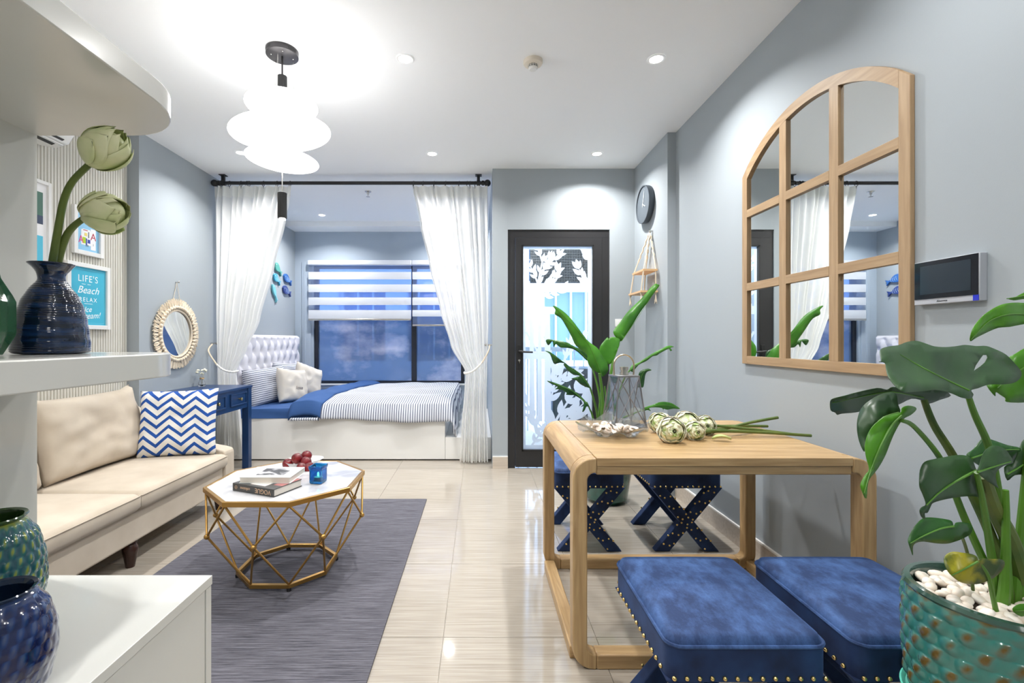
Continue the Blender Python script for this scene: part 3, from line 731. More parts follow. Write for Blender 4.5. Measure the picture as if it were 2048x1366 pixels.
# duvet
DXa, DXb = -1.56, -.285
def dzn(x, y): return .012 * noise.noise(Vector((x * 4, y * 4, 1))) + .018 * noise.noise(Vector((x * 1.7, y * 1.9, 5)))
def duv(x, v, lift=0.0, hem=.395):
    if v < .16:
        q = v / .16; f_ = math.sin(q * PI / 2)
        y = BY - .035 - .014 * math.sin(x * 7) + .045 * f_ ** 2; z = lerp(hem + .018 * math.sin(x * 3.3 + .5), .545, f_)
        return Vector((x, y - .012 * math.sin(x * 16) * (1 - q), z + lift * q))
    q = (v - .16) / .84
    y = lerp(BY + .02, 6.33, q)
    z = .548 + .035 * math.sin(min(q * 5, 1) * PI / 2) + dzn(x, y)
    return Vector((x, y, z + lift))
def dstripe(u, v):
    uu = u / .86 if u < .86 else 1
    x = lerp(DXa, DXb, uu)
    p = duv(x, v)
    if u > .86:   # hang over the foot end
        q = (u - .86) / .14
        dr_ = .20 * q if v > .1 else .09 * q
        if .02 < v < .30: dr_ = .27 * q
        p.x += .05 * math.sin(q * PI / 2) + .018 * math.sin(v * 30) * q; p.z -= dr_ * q ** .6 ; p.z = max(p.z, .25)
        p.y += -.02 * q * math.cos(v * 3)
    if u < .04: p.z -= .012 * (1 - u / .04)
    return p
dv = thing('duvet', 'striped duvet with blue lining folded back on the bed', 'duvet', (-1.0, 5.4, .5))
obj('striped_cover', MB().grid(dstripe, 110, 70), M_duvet, dv, ang=180, solid=.014)
def dblue(u, v):
    sk = .03 + .16 * v
    x = lerp(-1.83, -1.52, u) + sk * v * .9
    p = duv(x, v, .0, .400)
    p.z += .028 * math.sin(u * PI) ** .5 + .006; p.y -= .012 * (v < .16)
    if u < .08: p.z -= .02 * (1 - u / .08)
    p.z += .010 * noise.noise(Vector((p.x * 8, p.y * 5, 3)))
    return p
obj('turned_back_lining', MB().grid(dblue, 24, 70), M_sheet, dv, ang=180, solid=.016, label='royal blue lining turned back toward the pillows')
def hemf(u, v):
    a = v * PI; x = lerp(-1.80, -1.535, u)
    return Vector((x, BY - .062 - .018 * math.sin(a), .402 - .012 * math.cos(a) + .010 * math.sin(x * 3.3 + .5)))
obj('striped_edge', MB().grid(hemf, 20, 6), M_duvet, dv, ang=180, solid=.006)
# pillows
def pillow(name, label, cat, w_, h, th, loc, rot, m, group=None, seed=0, pinch=.06, **k):
    o = obj(name, weld(cushion(w_, h, th, seed=seed, pinch=pinch, **k)), m, ang=180)
    o.location = loc; o.rotation_euler = rot; return tag(o, label, cat, group)
pillow('bed_pillow', 'striped pillow nearest the camera, lying on the blue sheet against the headboard', 'pillow', .62, .40, .17, (-2.27, 4.98, .68), (R(-14), R(-2), R(76)), M_pstripe, 'striped bed pillows', 1)
pillow('bed_pillow', 'striped pillow behind the two oatmeal cushions at the headboard', 'pillow', .66, .42, .17, (-2.29, 5.66, .69), (R(-12), R(3), R(82)), M_pstripe, 'striped bed pillows', 2)
c1 = pillow('throw_cushion', 'oatmeal throw cushion with small printed word, front one on the bed', 'cushion', .38, .38, .15, (-2.03, 5.06, .672), (R(-16), R(8), R(62)), M_cush, 'oatmeal cushions on the bed', 3)
pillow('throw_cushion', 'plain oatmeal throw cushion behind the printed one on the bed', 'cushion', .38, .38, .15, (-2.03, 5.52, .685), (R(-14), R(20), R(58)), M_cush, 'oatmeal cushions on the bed', 4)
tm = text_mesh('love', .055, .0003, shear=.3); tm.xf(frame_mat((.02, -.079, -.04), (1, 0, 0), (0, 0, 1)))
obj('printed_word', tm, mat('grey_print', (.18, .16, .16), .8), c1, world=False)

# ================================================================== FISH ON THE ALCOVE WALL
def fish(px, py, ln, ht, ang, m, label, slim=False, Y=None):
    Yc = 2.525 * 930 / (958 - px); c = P(px, py, Yc); c.x = XL + .002
    t = thing('wall_fish', label, 'wall decoration', c, 0, 'small wooden fish on the alcove wall')
    body = []; n = 12
    for i in range(n + 1):
        q = i / n; body.append((-ln * .5 + ln * .74 * q, ht * .5 * math.sin(PI * q ** .8) ** .75))
    low = [(a, -b) for a, b in body[1:-1]][::-1]
    pts = body[:-1] + [(ln * .28, .010), (ln * .5, ht * .38), (ln * .43, 0), (ln * .5, -ht * .38), (ln * .28, -.010)] + low
    ca, sa = math.cos(ang), math.sin(ang)
    mb = MB().prism([(c.y + p * ca - q * sa, c.z + p * sa + q * ca) for p, q in pts], 0, XL + .003, XL + .028)
    obj('fish_body', mb, m, t, smooth=False, bev=.004)
    if not slim:
        mb = MB()
        for k in range(4):
            q = -ln * .22 + k * ln * .11; hh = ht * .26
            arc = [(q + .012 * math.cos(s_), hh * math.sin(s_)) for s_ in [(-1.2 + .4 * j) for j in range(7)]]
            mb.tube([(XL + .0285, c.y + p * ca - r_ * sa, c.z + p * sa + r_ * ca) for p, r_ in arc], .0018, 5)
        obj('scale_lines', mb, mat('fish_line', (.55, .72, .85), .4), t, kind='stuff')
    obj('eye', MB().ell((XL + .029, c.y + (-ln * .36) * ca, c.z + (-ln * .36) * sa + .006), .003, .006, .006, n=10, m=6), mat('fish_eye', (.8, .85, .88), .4), t)
cA = mat('fish_green', srgb(84, 160, 150), .4); cB = mat('fish_cyan', srgb(70, 160, 190), .4); cC = mat('fish_blue', srgb(52, 104, 176), .4)
cD = mat('fish_navy', srgb(52, 72, 138), .4); cE = mat('fish_aqua', srgb(120, 196, 208), .4)
fish(556, 538, .22, .10, R(-28), cA, 'sea green wooden fish, topmost on the alcove wall', True)
fish(553.5, 558.5, .20, .095, R(-24), cB, 'cyan wooden fish below the green one on the alcove wall')
fish(575, 559, .25, .105, R(-16), cC, 'mid blue wooden fish, upper of the two nearest the window')
fish(573.5, 582, .25, .105, R(-14), cD, 'navy wooden fish, lower of the two nearest the window')
fish(549, 586, .24, .075, R(-58), cE, 'long pale aqua wooden fish, lowest on the alcove wall', True)

# ================================================================== RUG, SOFA
obj_r = obj('area_rug', MB().box(-1.612, -.382, 1.02, 3.40, .001, .009), M_rug, smooth=False)
tag(obj_r, 'dark grey streaked rug under the coffee table', 'rug')
so = thing('sofa', 'cream velour sofa along the fluted wall', 'sofa', (-2.15, 2.35, 0))
SX, SY0, SY1 = -1.74, 1.38, 3.31
obj('sofa_base', MB().box(-2.58, SX - .02, SY0 + .03, SY1 - .03, .135, .30), M_sofa, so, bev=.012)
obj('sofa_back', MB().prism([(-2.60, .14), (-2.60, .77), (-2.50, .79), (-2.42, .70), (-2.36, .30), (-2.36, .14)], 1, SY0 + .04, SY1 - .04), M_sofa, so, bev=.02)
def arm(y0, y1):
    prof = [(-2.60, .135), (-2.60, .76), (-2.50, .76), (-2.36, .66), (-2.18, .55), (-2.02, .478), (-1.88, .437), (-1.79, .420), (-1.752, .410), (-1.74, .390), (-1.74, .135)]
    return obj('sofa_arm', MB().prism(prof, 1, y0, y1), M_sofa, so, bev=.014, bseg=3)
arm(SY1 - .12, SY1); arm(SY0, SY0 + .12)
def rbox(x0, x1, y0, y1, z0, z1, r=.03, crown=.0, rc=0, flatb=False):
    """soft cushion block: rounded box with crowned top"""
    mb = MB(); nx, ny = 22, 22
    def top(s_, zz):
        def fn(u, v):
            a, b = 2 * u - 1, 2 * v - 1
            d = max(abs(a), abs(b)); e = min((1 - abs(a)) * (x1 - x0) / 2, (1 - abs(b)) * (y1 - y0) / 2)
            k = 0 if e > r else r - math.sqrt(max(r * r - (r - e) ** 2, 0))
            if flatb and s_ < 0: k = 0
            X_, Y_ = lerp(x0, x1, u), lerp(y0, y1, v); hx_, hy_ = (x1 - x0) / 2, (y1 - y0) / 2
            if rc:
                qx_, qy_ = abs(a) * hx_ - (hx_ - rc), abs(b) * hy_ - (hy_ - rc)
                if qx_ > 0 and qy_ > 0:
                    sc_ = max(qx_, qy_) / math.hypot(qx_, qy_)
                    X_ = (x0 + x1) / 2 + math.copysign(hx_ - rc + qx_ * sc_, a); Y_ = (y0 + y1) / 2 + math.copysign(hy_ - rc + qy_ * sc_, b)
            return Vector((X_, Y_, zz - s_ * k + (crown * (1 - a * a) * (1 - b * b) if s_ > 0 else 0)))
        return fn
    mb.grid(top(1, z1), nx * 2, ny * 2); mb.grid(top(-1, z0), nx * 2, ny * 2)
    n1 = (nx * 2 + 1) * (ny * 2 + 1); w1 = nx * 2 + 1; bd = [i for i in range(w1)] + [i * w1 + w1 - 1 for i in range(1, w1)] + [(w1 - 1) * w1 + i for i in range(w1 - 2, -1, -1)] + [i * w1 for i in range(w1 - 2, 0, -1)]
    for i in range(len(bd)):
        a, b = bd[i], bd[(i + 1) % len(bd)]; mb.f.append((a, b, b + n1, a + n1))
    return mb
def piping(x0, x1, y0, y1, z, r=.003, c=.03):
    pts = []
    for cx, cy, a0 in ((x1 - c, y1 - c, 0), (x0 + c, y1 - c, 90), (x0 + c, y0 + c, 180), (x1 - c, y0 + c, 270)):
        for k in range(6):
            a = R(a0 + 18 * k); pts.append((cx + c * math.cos(a), cy + c * math.sin(a), z))
    pts.append(pts[0]); return MB().tube(pts, r, 6, cap=False)
for y0, y1 in ((2.372, 3.185), (1.505, 2.368)):
    sc = obj('seat_cushion', rbox(-2.36, -1.722, y0, y1, .300, .392, .022, .022), M_sofa, so, ang=60)
    obj('piping', piping(-2.36, -1.7205, y0, y1, .377, .0032, .012), M_sofa, sc)
def bcush(y0, y1, seed):
    w_, h, th = y1 - y0, .46, .20
    m_ = cushion(w_, h, th, 40, 24, seed=seed, pinch=.05, p=.42, wr=.005)
    for p in m_.v:
        a = abs(p.x) / (w_ / 2); b = p.z / (h / 2)
        p.y += .010 * noise.noise(Vector((p.x * 5, p.z * 11, seed))) * (1 if p.y < 0 else 0)
        if a > .75 and b > .5: p.z += .05 * (a - .75) * 4 * (b - .5) * 2 * .5
        if b < -.3: p.y -= .02 * (-b - .3)
    Mx = Matrix.Translation((-2.335, (y0 + y1) / 2, .62)) @ Matrix.Rotation(R(90), 4, 'Z') @ Matrix.Rotation(R(-12), 4, 'X')
    return obj('back_cushion', weld(m_.xf(Mx)), M_sofa, so, ang=180)
bcush(2.43, 3.17, 1); bcush(1.50, 2.42, 2)
for x, y in ((-1.80, 2.40), (-1.80, 3.22), (-1.80, 1.5), (-2.52, 2.40), (-2.52, 3.22), (-2.52, 1.5)):
    obj('sofa_leg', MB().lathe([(.020, 0), (.022, .012), (.030, .06), (.036, .085), (.036, .10), (.026, .118), (.032, .125), (.032, .138)], (x, y, 0), 24), M_dwood, so)
# chevron pillow
cp = obj('chevron_pillow', weld(cushion(.47, .45, .15, 30, 26, seed=9, pinch=.05)), mat('chevron_cotton', (1, 1, 1), .85), ang=180)
cp.location = (-2.025, 3.135, .612); cp.rotation_euler = (R(-13), R(-1), R(16))
tag(cp, 'white pillow with blue zigzag stripes at the sofa end', 'cushion')
m = MATS['chevron_cotton']; nt = m.node_tree; N = nt.nodes; L = nt.links
tc = N.new('ShaderNodeTexCoord'); sp = N.new('ShaderNodeSeparateXYZ'); L.new(tc.outputs['Object'], sp.inputs[0])
def mth(op, a, b=None):
    n = N.new('ShaderNodeMath'); n.operation = op
    for i, q in enumerate((a, b)):
        if q is None: continue
        if isinstance(q, (int, float)): n.inputs[i].default_value = q
        else: L.new(q, n.inputs[i])
    return n.outputs[0]
fx = mth('ABSOLUTE', mth('SUBTRACT', mth('FRACT', mth('DIVIDE', mth('ADD', sp.outputs[0], 5.03), .147)), .5))
zz = mth('SUBTRACT', sp.outputs[2], mth('MULTIPLY', fx, .125))
st = mth('LESS_THAN', mth('FRACT', mth('DIVIDE', mth('ADD', zz, 5.0), .0605)), .40)
mx = N.new('ShaderNodeMix'); mx.data_type = 'RGBA'; mx.inputs[6].default_value = srgb(228, 226, 222); mx.inputs[7].default_value = srgb(22, 78, 160)
L.new(st, mx.inputs[0]); L.new(mx.outputs[2], bsdf(m).inputs['Base Color'])

# ================================================================== DESK
t = thing('writing_desk', 'navy blue two-drawer writing desk against the left wall', 'desk', (-2.32, 3.88, 0))
obj('desk_top', MB().box(XL + .002, -2.088, 3.50, 4.292, .735, .757), M_blue, t, bev=.003)
obj('apron', MB().box(XL + .01, -2.105, 3.52, 4.27, .56, .735), M_blue, t, bev=.002)
for x0, x1 in ((-2.155, -2.095), (XL + .006, -2.48)):
    for y0 in (3.505, 4.226):
        obj('desk_leg', MB().box(x0, x1, y0, y0 + .06, 0, .735), M_blue, t, bev=.003)
for y0, y1 in ((3.93, 4.20), (3.58, 3.85)):
    d = obj('drawer', MB().box(-2.115, -2.101, y0, y1, .60, .708), M_blue, t, bev=.001)
    obj('drawer_moulding', MB().box(-2.102, -2.092, y0, y1, .600, .612).box(-2.102, -2.092, y0, y1, .696, .708).box(-2.102, -2.092, y0, y0 + .012, .612, .696).box(-2.102, -2.092, y1 - .012, y1, .612, .696), M_blue, d, bev=.003)
    yc = (y0 + y1) / 2
    obj('knob', MB().cyl((-2.101, yc, .655), (-2.085, yc, .655), .006).cyl((-2.086, yc, .655), (-2.068, yc, .655), .013), M_nail, d, bev=.002)
# flowers on desk
fx_, fy_ = -2.455, 4.12
t = thing('bud_vase', 'tiny glass vase of dried white flowers on the blue desk', 'vase', (fx_, fy_, .757))
obj('glass', MB().lathe([(.001, .001), (.026, .001), (.030, .02), (.022, .05), (.012, .07), (.017, .085), (.0155, .085), (.011, .07), (.020, .05), (.027, .02), (.001, .004)], (fx_, fy_, .757), 24, cap=False), M_glassc, t)
obj('raffia_band', MB().tube([(fx_ + .014 * math.cos(a), fy_ + .014 * math.sin(a), .83 + .003 * math.sin(3 * a)) for a in [k * PI / 8 for k in range(17)]], .006, 6), mat('raffia', srgb(206, 170, 120), .9), t)
rn = random.Random(5)
for k in range(6):
    a = k * 1.05; d = rn.uniform(.012, .045); tip = Vector((fx_ + d * math.cos(a), fy_ + d * math.sin(a), .757 + rn.uniform(.11, .15)))
    st_ = obj('flower_stem', MB().tube([(fx_, fy_, .77), (fx_ + .3 * d * math.cos(a), fy_ + .3 * d * math.sin(a), .84), tip], .001, 5), mat('dry_stem', srgb(176, 170, 140), .9), t)
    mb = MB()
    for j in range(9):
        q = Vector((rn.uniform(-1, 1), rn.uniform(-1, 1), rn.uniform(-.3, 1))).normalized() * .009; mb.ell(tip + q, .007, .007, .006, n=8, m=5)
    obj('blossom', mb, mat('white_blossom', srgb(240, 236, 214), .8), st_)

# ================================================================== ROUND FRINGED MIRROR
my, mz = 3.885, 1.222
t = thing('round_mirror', 'round mirror with cream macrame fringe on the left wall', 'mirror', (XL, my, mz))
obj('mirror_glass', MB().cyl((XL + .010, my, mz), (XL + .014, my, mz), .187, 64), M_mirror, t)
pts = [(XL + .018, my + .194 * math.cos(a), mz + .194 * math.sin(a)) for a in [2 * PI * k / 64 for k in range(65)]]
obj('rim', MB().tube(pts, .010, 10, cap=False), M_rope, t)
b0_ = None
for k in range(44):
    a = 2 * PI * k / 44; c = (0, .220 * math.cos(a), .220 * math.sin(a))
    if not b0_:
        b0_ = obj('bead_knot', MB().ell((0, 0, 0), .014, .0155, .0155, n=12, m=8), M_rope, t, world=False); o = b0_
    else:
        o = b0_.copy(); C.objects.link(o)
    o.location = (.028, c[1], c[2])
rn = random.Random(2); tas = []
for q in range(4):
    mb = MB()
    for j in range(9):
        s_ = (j - 4) / 4; l_ = rn.uniform(.050, .068)
        mb.tube([(rn.uniform(-.004, .004), s_ * .006, .0), (.004 * rn.uniform(-1, 1), s_ * .011, l_ * .5), (.004 * rn.uniform(-1, 1), s_ * .017 + rn.uniform(-.003, .003), l_)], [.0045, .0042, .003], 6)
    tas.append(mb)
tob = []
for k in range(46):
    a = 2 * PI * k / 46 + .05
    if k < 4: o = obj('tassel', tas[k], M_rope, t, world=False); tob.append(o)
    else: o = tob[k % 4].copy(); C.objects.link(o)
    o.location = (.020, .228 * math.cos(a), .228 * math.sin(a)); o.rotation_euler = (a - PI / 2, 0, 0)
hz = 1.222 + .43
obj('hanging_cord', MB().tube([(XL + .01, my - .05, mz + .24), (XL + .012, my + .005, hz)], .002, 6).tube([(XL + .01, my + .06, mz + .24), (XL + .012, my + .005, hz)], .002, 6), M_rope, t)
obj('wall_hook', MB().cyl((XL + .002, my + .005, hz), (XL + .03, my + .005, hz), .004).ell((XL + .03, my + .005, hz + .003), .006, .008, .010, n=10, m=6), M_chrome, t)

# ================================================================== FRAMED PRINTS, AIR CONDITIONER
XFp = -2.618
def picture(label, y0, y1, z0, z1, colr, fwid=.028, mat_w=0.0):
    t = thing('picture_frame', label, 'picture', (XFp, (y0 + y1) / 2, z0), 0, 'white framed prints on the fluted wall')
    mb = MB(); f = fwid
    mb.box(XFp, XFp + .022, y0, y0 + f, z0, z1).box(XFp, XFp + .022, y1 - f, y1, z0, z1).box(XFp, XFp + .022, y0 + f, y1 - f, z0, z0 + f).box(XFp, XFp + .022, y0 + f, y1 - f, z1 - f, z1)
    obj('frame', mb, M_white, t, smooth=False, bev=.002)
    p = obj('print', MB().box(XFp, XFp + .008, y0 + f, y1 - f, z0 + f, z1 - f), colr, t, smooth=False)
    return t, p
def wtext(par, body, yc, zc, size, m, shear=0, sx=1, x=XFp + .0085, spacing=1.0, tilt=0):
    tm = text_mesh(body, size, .0003, shear, sx, spacing)
    tm.xf(frame_mat((x, yc, zc), (0, math.cos(tilt), math.sin(tilt)), (0, -math.sin(tilt), math.cos(tilt)))); return obj('lettering', tm, m, par, smooth=False)
aq = mat('aqua_print', srgb(64, 176, 206), .5)
t, p = picture('white framed aqua print with beach lettering, lowest of the wall prints', 2.935, 3.278, 1.242, 1.677, aq)
wtext(p, "LIFE'S", 3.105, 1.575, .062, M_text, sx=.95, spacing=1.15)
wtext(p, "Beach", 3.105, 1.500, .068, M_text, shear=.35, sx=1.05)
wtext(p, "RELAX", 3.105, 1.437, .040, M_text, spacing=1.3)
wtext(p, "Ice", 3.10, 1.372, .052, M_text, shear=.4, tilt=.1); wtext(p, "Cream!", 3.115, 1.330, .056, M_text, shear=.4, tilt=.08)
mb = MB()
for a, b, c_ in ((3.055, 3.085, 1.538), (3.10, 3.125, 1.538), (3.075, 3.14, 1.410)): mb.box(XFp + .008, XFp + .0088, a, b, c_, c_ + .003)
obj('print_rule', mb, M_text, p, smooth=False)
mb = MB()
for e in (.0,):
    y0, y1, z0, z1 = 2.975, 3.238, 1.282, 1.637; q = .002
    mb.box(XFp + .008, XFp + .0086, y0, y1, z0, z0 + q).box(XFp + .008, XFp + .0086, y0, y1, z1 - q, z1).box(XFp + .008, XFp + .0086, y0, y0 + q, z0, z1).box(XFp + .008, XFp + .0086, y1 - q, y1, z0, z1)
obj('print_border', mb, mat('pale_aqua_ink', srgb(130, 208, 226), .6), p, smooth=False)
t, p = picture('small white framed light blue print with a letter castle collage', 2.985, 3.22, 1.732, 2.045, mat('sky_print', srgb(142, 196, 228), .5))
cols = dict(r=srgb(176, 44, 70), w=srgb(240, 240, 242), g=srgb(170, 200, 40), b=srgb(50, 70, 160), p=srgb(220, 60, 130), k=srgb(60, 80, 90), y=srgb(230, 214, 120))
CH = [0]
def chip(y0, y1, z0, z1, c, d=0):
    CH[0] += 1; d = CH[0] * .0002
    obj('paper_piece', MB().box(XFp + .008, XFp + .0088 + d, y0, y1, z0, z1), mat('ink_' + c, cols[c], .6), p, smooth=False)
chip(3.05, 3.165, 1.80, 1.90, 'w'); chip(3.125, 3.165, 1.775, 1.915, 'w'); chip(3.06, 3.12, 1.87, 1.905, 'w'); chip(3.065, 3.10, 1.895, 1.90, 'r', .0004)
chip(3.06, 3.085, 1.81, 1.85, 'g', .0004); chip(3.085, 3.095, 1.80, 1.845, 'b', .0006); chip(3.10, 3.12, 1.815, 1.84, 'b', .0004); chip(3.075, 3.095, 1.86, 1.88, 'y', .0004); chip(3.105, 3.11, 1.85, 1.89, 'k', .0004)
wtext(p, "A", 3.145, 1.862, .068, mat('ink_r', cols['r'], .6), x=XFp + .0096); wtext(p, "A", 3.048, 1.83, .070, mat('ink_p', cols['p'], .6), x=XFp + .0096, sx=.8)
wtext(p, "I", 3.145, 1.81, .02, mat('ink_k', cols['k'], .6), x=XFp + .0096); wtext(p, "m", 3.095, 1.80, .03, mat('ink_k', cols['k'], .6), x=XFp + .0096)
t, p = picture('larger white framed print partly hidden by the shelf panel', 2.28, 2.826, 1.45, 2.12, mat('white_mount', srgb(236, 236, 238), .6), .020)
obj('landscape', MB().box(XFp + .008, XFp + .009, 2.36, 2.782, 1.86, 2.05), mat('landscape_ink', srgb(70, 110, 96), .6), p, smooth=False)
obj('landscape_band', MB().box(XFp + .009, XFp + .0095, 2.36, 2.782, 1.86, 1.91), mat('landscape_ink_low', srgb(52, 66, 92), .6), p, smooth=False)
obj('sea_photo', MB().box(XFp + .008, XFp + .009, 2.36, 2.782, 1.52, 1.79), mat('sea_ink', srgb(82, 186, 214), .6), p, smooth=False)
t = thing('air_conditioner', 'white wall air conditioner half hidden above the shelf', 'air conditioner', (-2.5, 2.35, 2.31))
obj('housing', MB().prism([(XLF + .012, 2.33), (XLF + .012, 2.60), (-2.42, 2.60), (-2.395, 2.56), (-2.395, 2.40), (-2.44, 2.33), (-2.52, 2.31)], 1, 1.95, 2.77), M_white, t, bev=.01)
obj('air_slot', MB().add([(-2.425, 1.98, 2.342), (-2.425, 2.72, 2.342), (-2.50, 2.72, 2.312), (-2.50, 1.98, 2.312)], [(0, 1, 2, 3)]), M_black, t, smooth=False, solid=.004)
obj('louvre', MB().box(-2.47, -2.45, 1.98, 2.74, 2.314, 2.322), M_white, t, bev=.002)

# ================================================================== COFFEE TABLE
tcx, tcy, tz = -.968, 2.366, .466
t = thing('coffee_table', 'octagonal marble-topped coffee table on a brass wire frame', 'coffee table', (tcx, tcy, 0))
def octa(ap, z, cx=tcx, cy=tcy):
    rr = ap / math.cos(PI / 8); return [Vector((cx + rr * math.cos(PI / 8 + k * PI / 4), cy + rr * math.sin(PI / 8 + k * PI / 4), z)) for k in range(8)]
A_ = .3515
o8, i8 = octa(A_, 0), octa(A_ - .016, 0)
obj('marble_top', MB().prism([(p.x, p.y) for p in octa(A_ - .0165, 0)], 2, tz - .018, tz - .001), M_marble, t, smooth=False)
mb = MB()
for k in range(8):
    k2 = (k + 1) % 8; a, b, c, d = o8[k], o8[k2], i8[k2], i8[k]
    mb.add([(p.x, p.y, z) for z in (tz - .022, tz) for p in (a, b, c, d)], [(0, 3, 2, 1), (4, 5, 6, 7), (0, 1, 5, 4), (1, 2, 6, 5), (2, 3, 7, 6), (3, 0, 4, 7)])
obj('top_rim', mb, M_gold, t, smooth=False, bev=.0015)
b8, bi8 = octa(.222, 0), octa(.204, 0)
mb = MB()
for k in range(8):
    k2 = (k + 1) % 8; a, b, c, d = b8[k], b8[k2], bi8[k2], bi8[k]
    mb.add([(p.x, p.y, z) for z in (.022, .040) for p in (a, b, c, d)], [(0, 3, 2, 1), (4, 5, 6, 7), (0, 1, 5, 4), (1, 2, 6, 5), (2, 3, 7, 6), (3, 0, 4, 7)])
obj('base_rim', mb, M_gold, t, smooth=False, bev=.0015)
tv, bv = octa(A_ - .012, tz - .020), octa(.214, .038)
for k in range(8):
    a = PI / 4 * (k + 1); nd = Vector((tcx + .372 * math.cos(a), tcy + .372 * math.sin(a), .280)); k2 = (k + 1) % 8
    obj('ball_joint', MB().ell(nd, .0125, .0125, .0125, n=16, m=10), M_gold, t)
    for v in (tv[k], tv[k2]): obj('upper_strut', MB().cyl(nd, v, .0050, 8), M_gold, t)
    for v in (bv[k], bv[k2]): obj('lower_strut', MB().cyl(nd, v, .0050, 8), M_gold, t)
for k in range(0, 8, 2): obj('foot_pad', MB().cyl((bv[k].x, bv[k].y, .0095), (bv[k].x, bv[k].y, .024), .011, 14), M_black, t)
# books
def book(name, label, w_, d, h, loc, rz, cover, hard=True):
    t = thing(name, label, 'book', loc, rz, 'books stacked on the coffee table'); g = .003 if hard else .0015
    obj('pages', MB().box(.004, w_ - .003, .004 if hard else .001, d - .004, g, h - g), mat('book_pages', srgb(222, 216, 206), .9), t, smooth=False, world=False)
    obj('cover', MB().box(0, w_, 0, d, 0, g).box(0, w_, 0, d, h - g, h).box(0, w_, 0, .003, g, h - g) if hard else MB().box(0, w_, 0, d, 0, g).box(0, w_, 0, d, h - g, h).box(0, w_, d - .0015, d, g, h - g), cover, t, smooth=False, world=False)
    return t
M_bd = mat('charcoal_cover', srgb(66, 66, 66), .5); M_cr = mat('gilt_lettering', srgb(206, 170, 138), .5)
bk = book('hardback_book', 'thick charcoal book at the bottom of the coffee table stack', .254, .172, .035, (-1.153, 2.177, tz), R(-22.4), M_bd)
tm = text_mesh('VOGUE', .030, .0003, 0, .95); tm.xf(frame_mat((.188, -.0004, .0175), (-1, 0, 0), (0, 0, -1))); obj('spine_title', tm, M_cr, bk, smooth=False, world=False)
tm = text_mesh('collezione', .019, .0003, .3, .8); tm.xf(frame_mat((.080, -.0004, .0175), (-1, 0, 0), (0, 0, -1))); obj('spine_subtitle', tm, M_cr, bk, smooth=False, world=False)
obj('spine_emblem', MB().tube([(.022 + .008 * math.cos(a), -.0005, .0175 + .008 * math.sin(a)) for a in [k * PI / 8 for k in range(17)]], .0006, 5).cyl((.014, -.0005, .0175), (.03, -.0005, .0175), .0006, 5).cyl((.022, -.0005, .0095), (.022, -.0005, .0255), .0006, 5), M_cr, bk, world=False)
obj('cover_picture', MB().box(.09, .18, .02, .09, .035, .0353), mat('cover_pale', srgb(214, 206, 200), .5), bk, smooth=False, world=False)
obj('cover_rose', MB().box(.20, .252, .05, .168, .035, .0353), mat('cover_rose', srgb(170, 110, 108), .5), bk, smooth=False, world=False)
bk = book('paperback_book', 'white book with monochrome photo on its cover, top of the stack', .240, .175, .028, (-1.121, 2.172, tz + .0355), R(-1), M_text, False)
mb_ = mat('mono_photo', srgb(210, 210, 212), .5); vary(mb_, srgb(60, 60, 64), srgb(214, 214, 218), (1, 1, 1), 11, 3, .44, .60, coord='Object', dist=1)
obj('cover_photo', MB().box(.060, .195, .035, .150, .028, .0284), mb_, bk, smooth=False, world=False)
# candle cube
t = thing('candle_holder', 'blue glass cube holding a lit tealight on the coffee table', 'candle holder', (-.795, 2.30, tz), R(-8))
o_, i_ = .031, .027
prof = [(o_ * .96, .001), (o_, .01), (o_, .068), (o_ + .003, .072), (o_ + .004, .086), (i_ + .003, .086), (i_, .07), (i_, .012), (.001, .012)]
def sq(a, z, i): return 0
mb = MB(); n = 4
vs = []
for (r_, z) in [(.001, .001)] + prof:
    rr = r_ * math.sqrt(2)
    for k in range(4): a = PI / 4 + k * PI / 2; vs.append((rr * math.cos(a), rr * math.sin(a), z))
fs = [(i * 4 + k, i * 4 + (k + 1) % 4, (i + 1) * 4 + (k + 1) % 4, (i + 1) * 4 + k) for i in range(len(prof)) for k in range(4)]
obj('glass_cube', mb.add(vs, fs), M_glassb, t, world=False, bev=.002)
obj('tealight', MB().lathe([(.001, .013), (.019, .013), (.019, .028), (.017, .028), (.001, .027)], (0, 0, 0), 24), mat('tealight_wax', srgb(240, 230, 190), .6), t, world=False)
obj('flame', MB().ell((0, 0, .040), .0045, .0045, .011, n=12, m=8), M_flame, t, world=False)
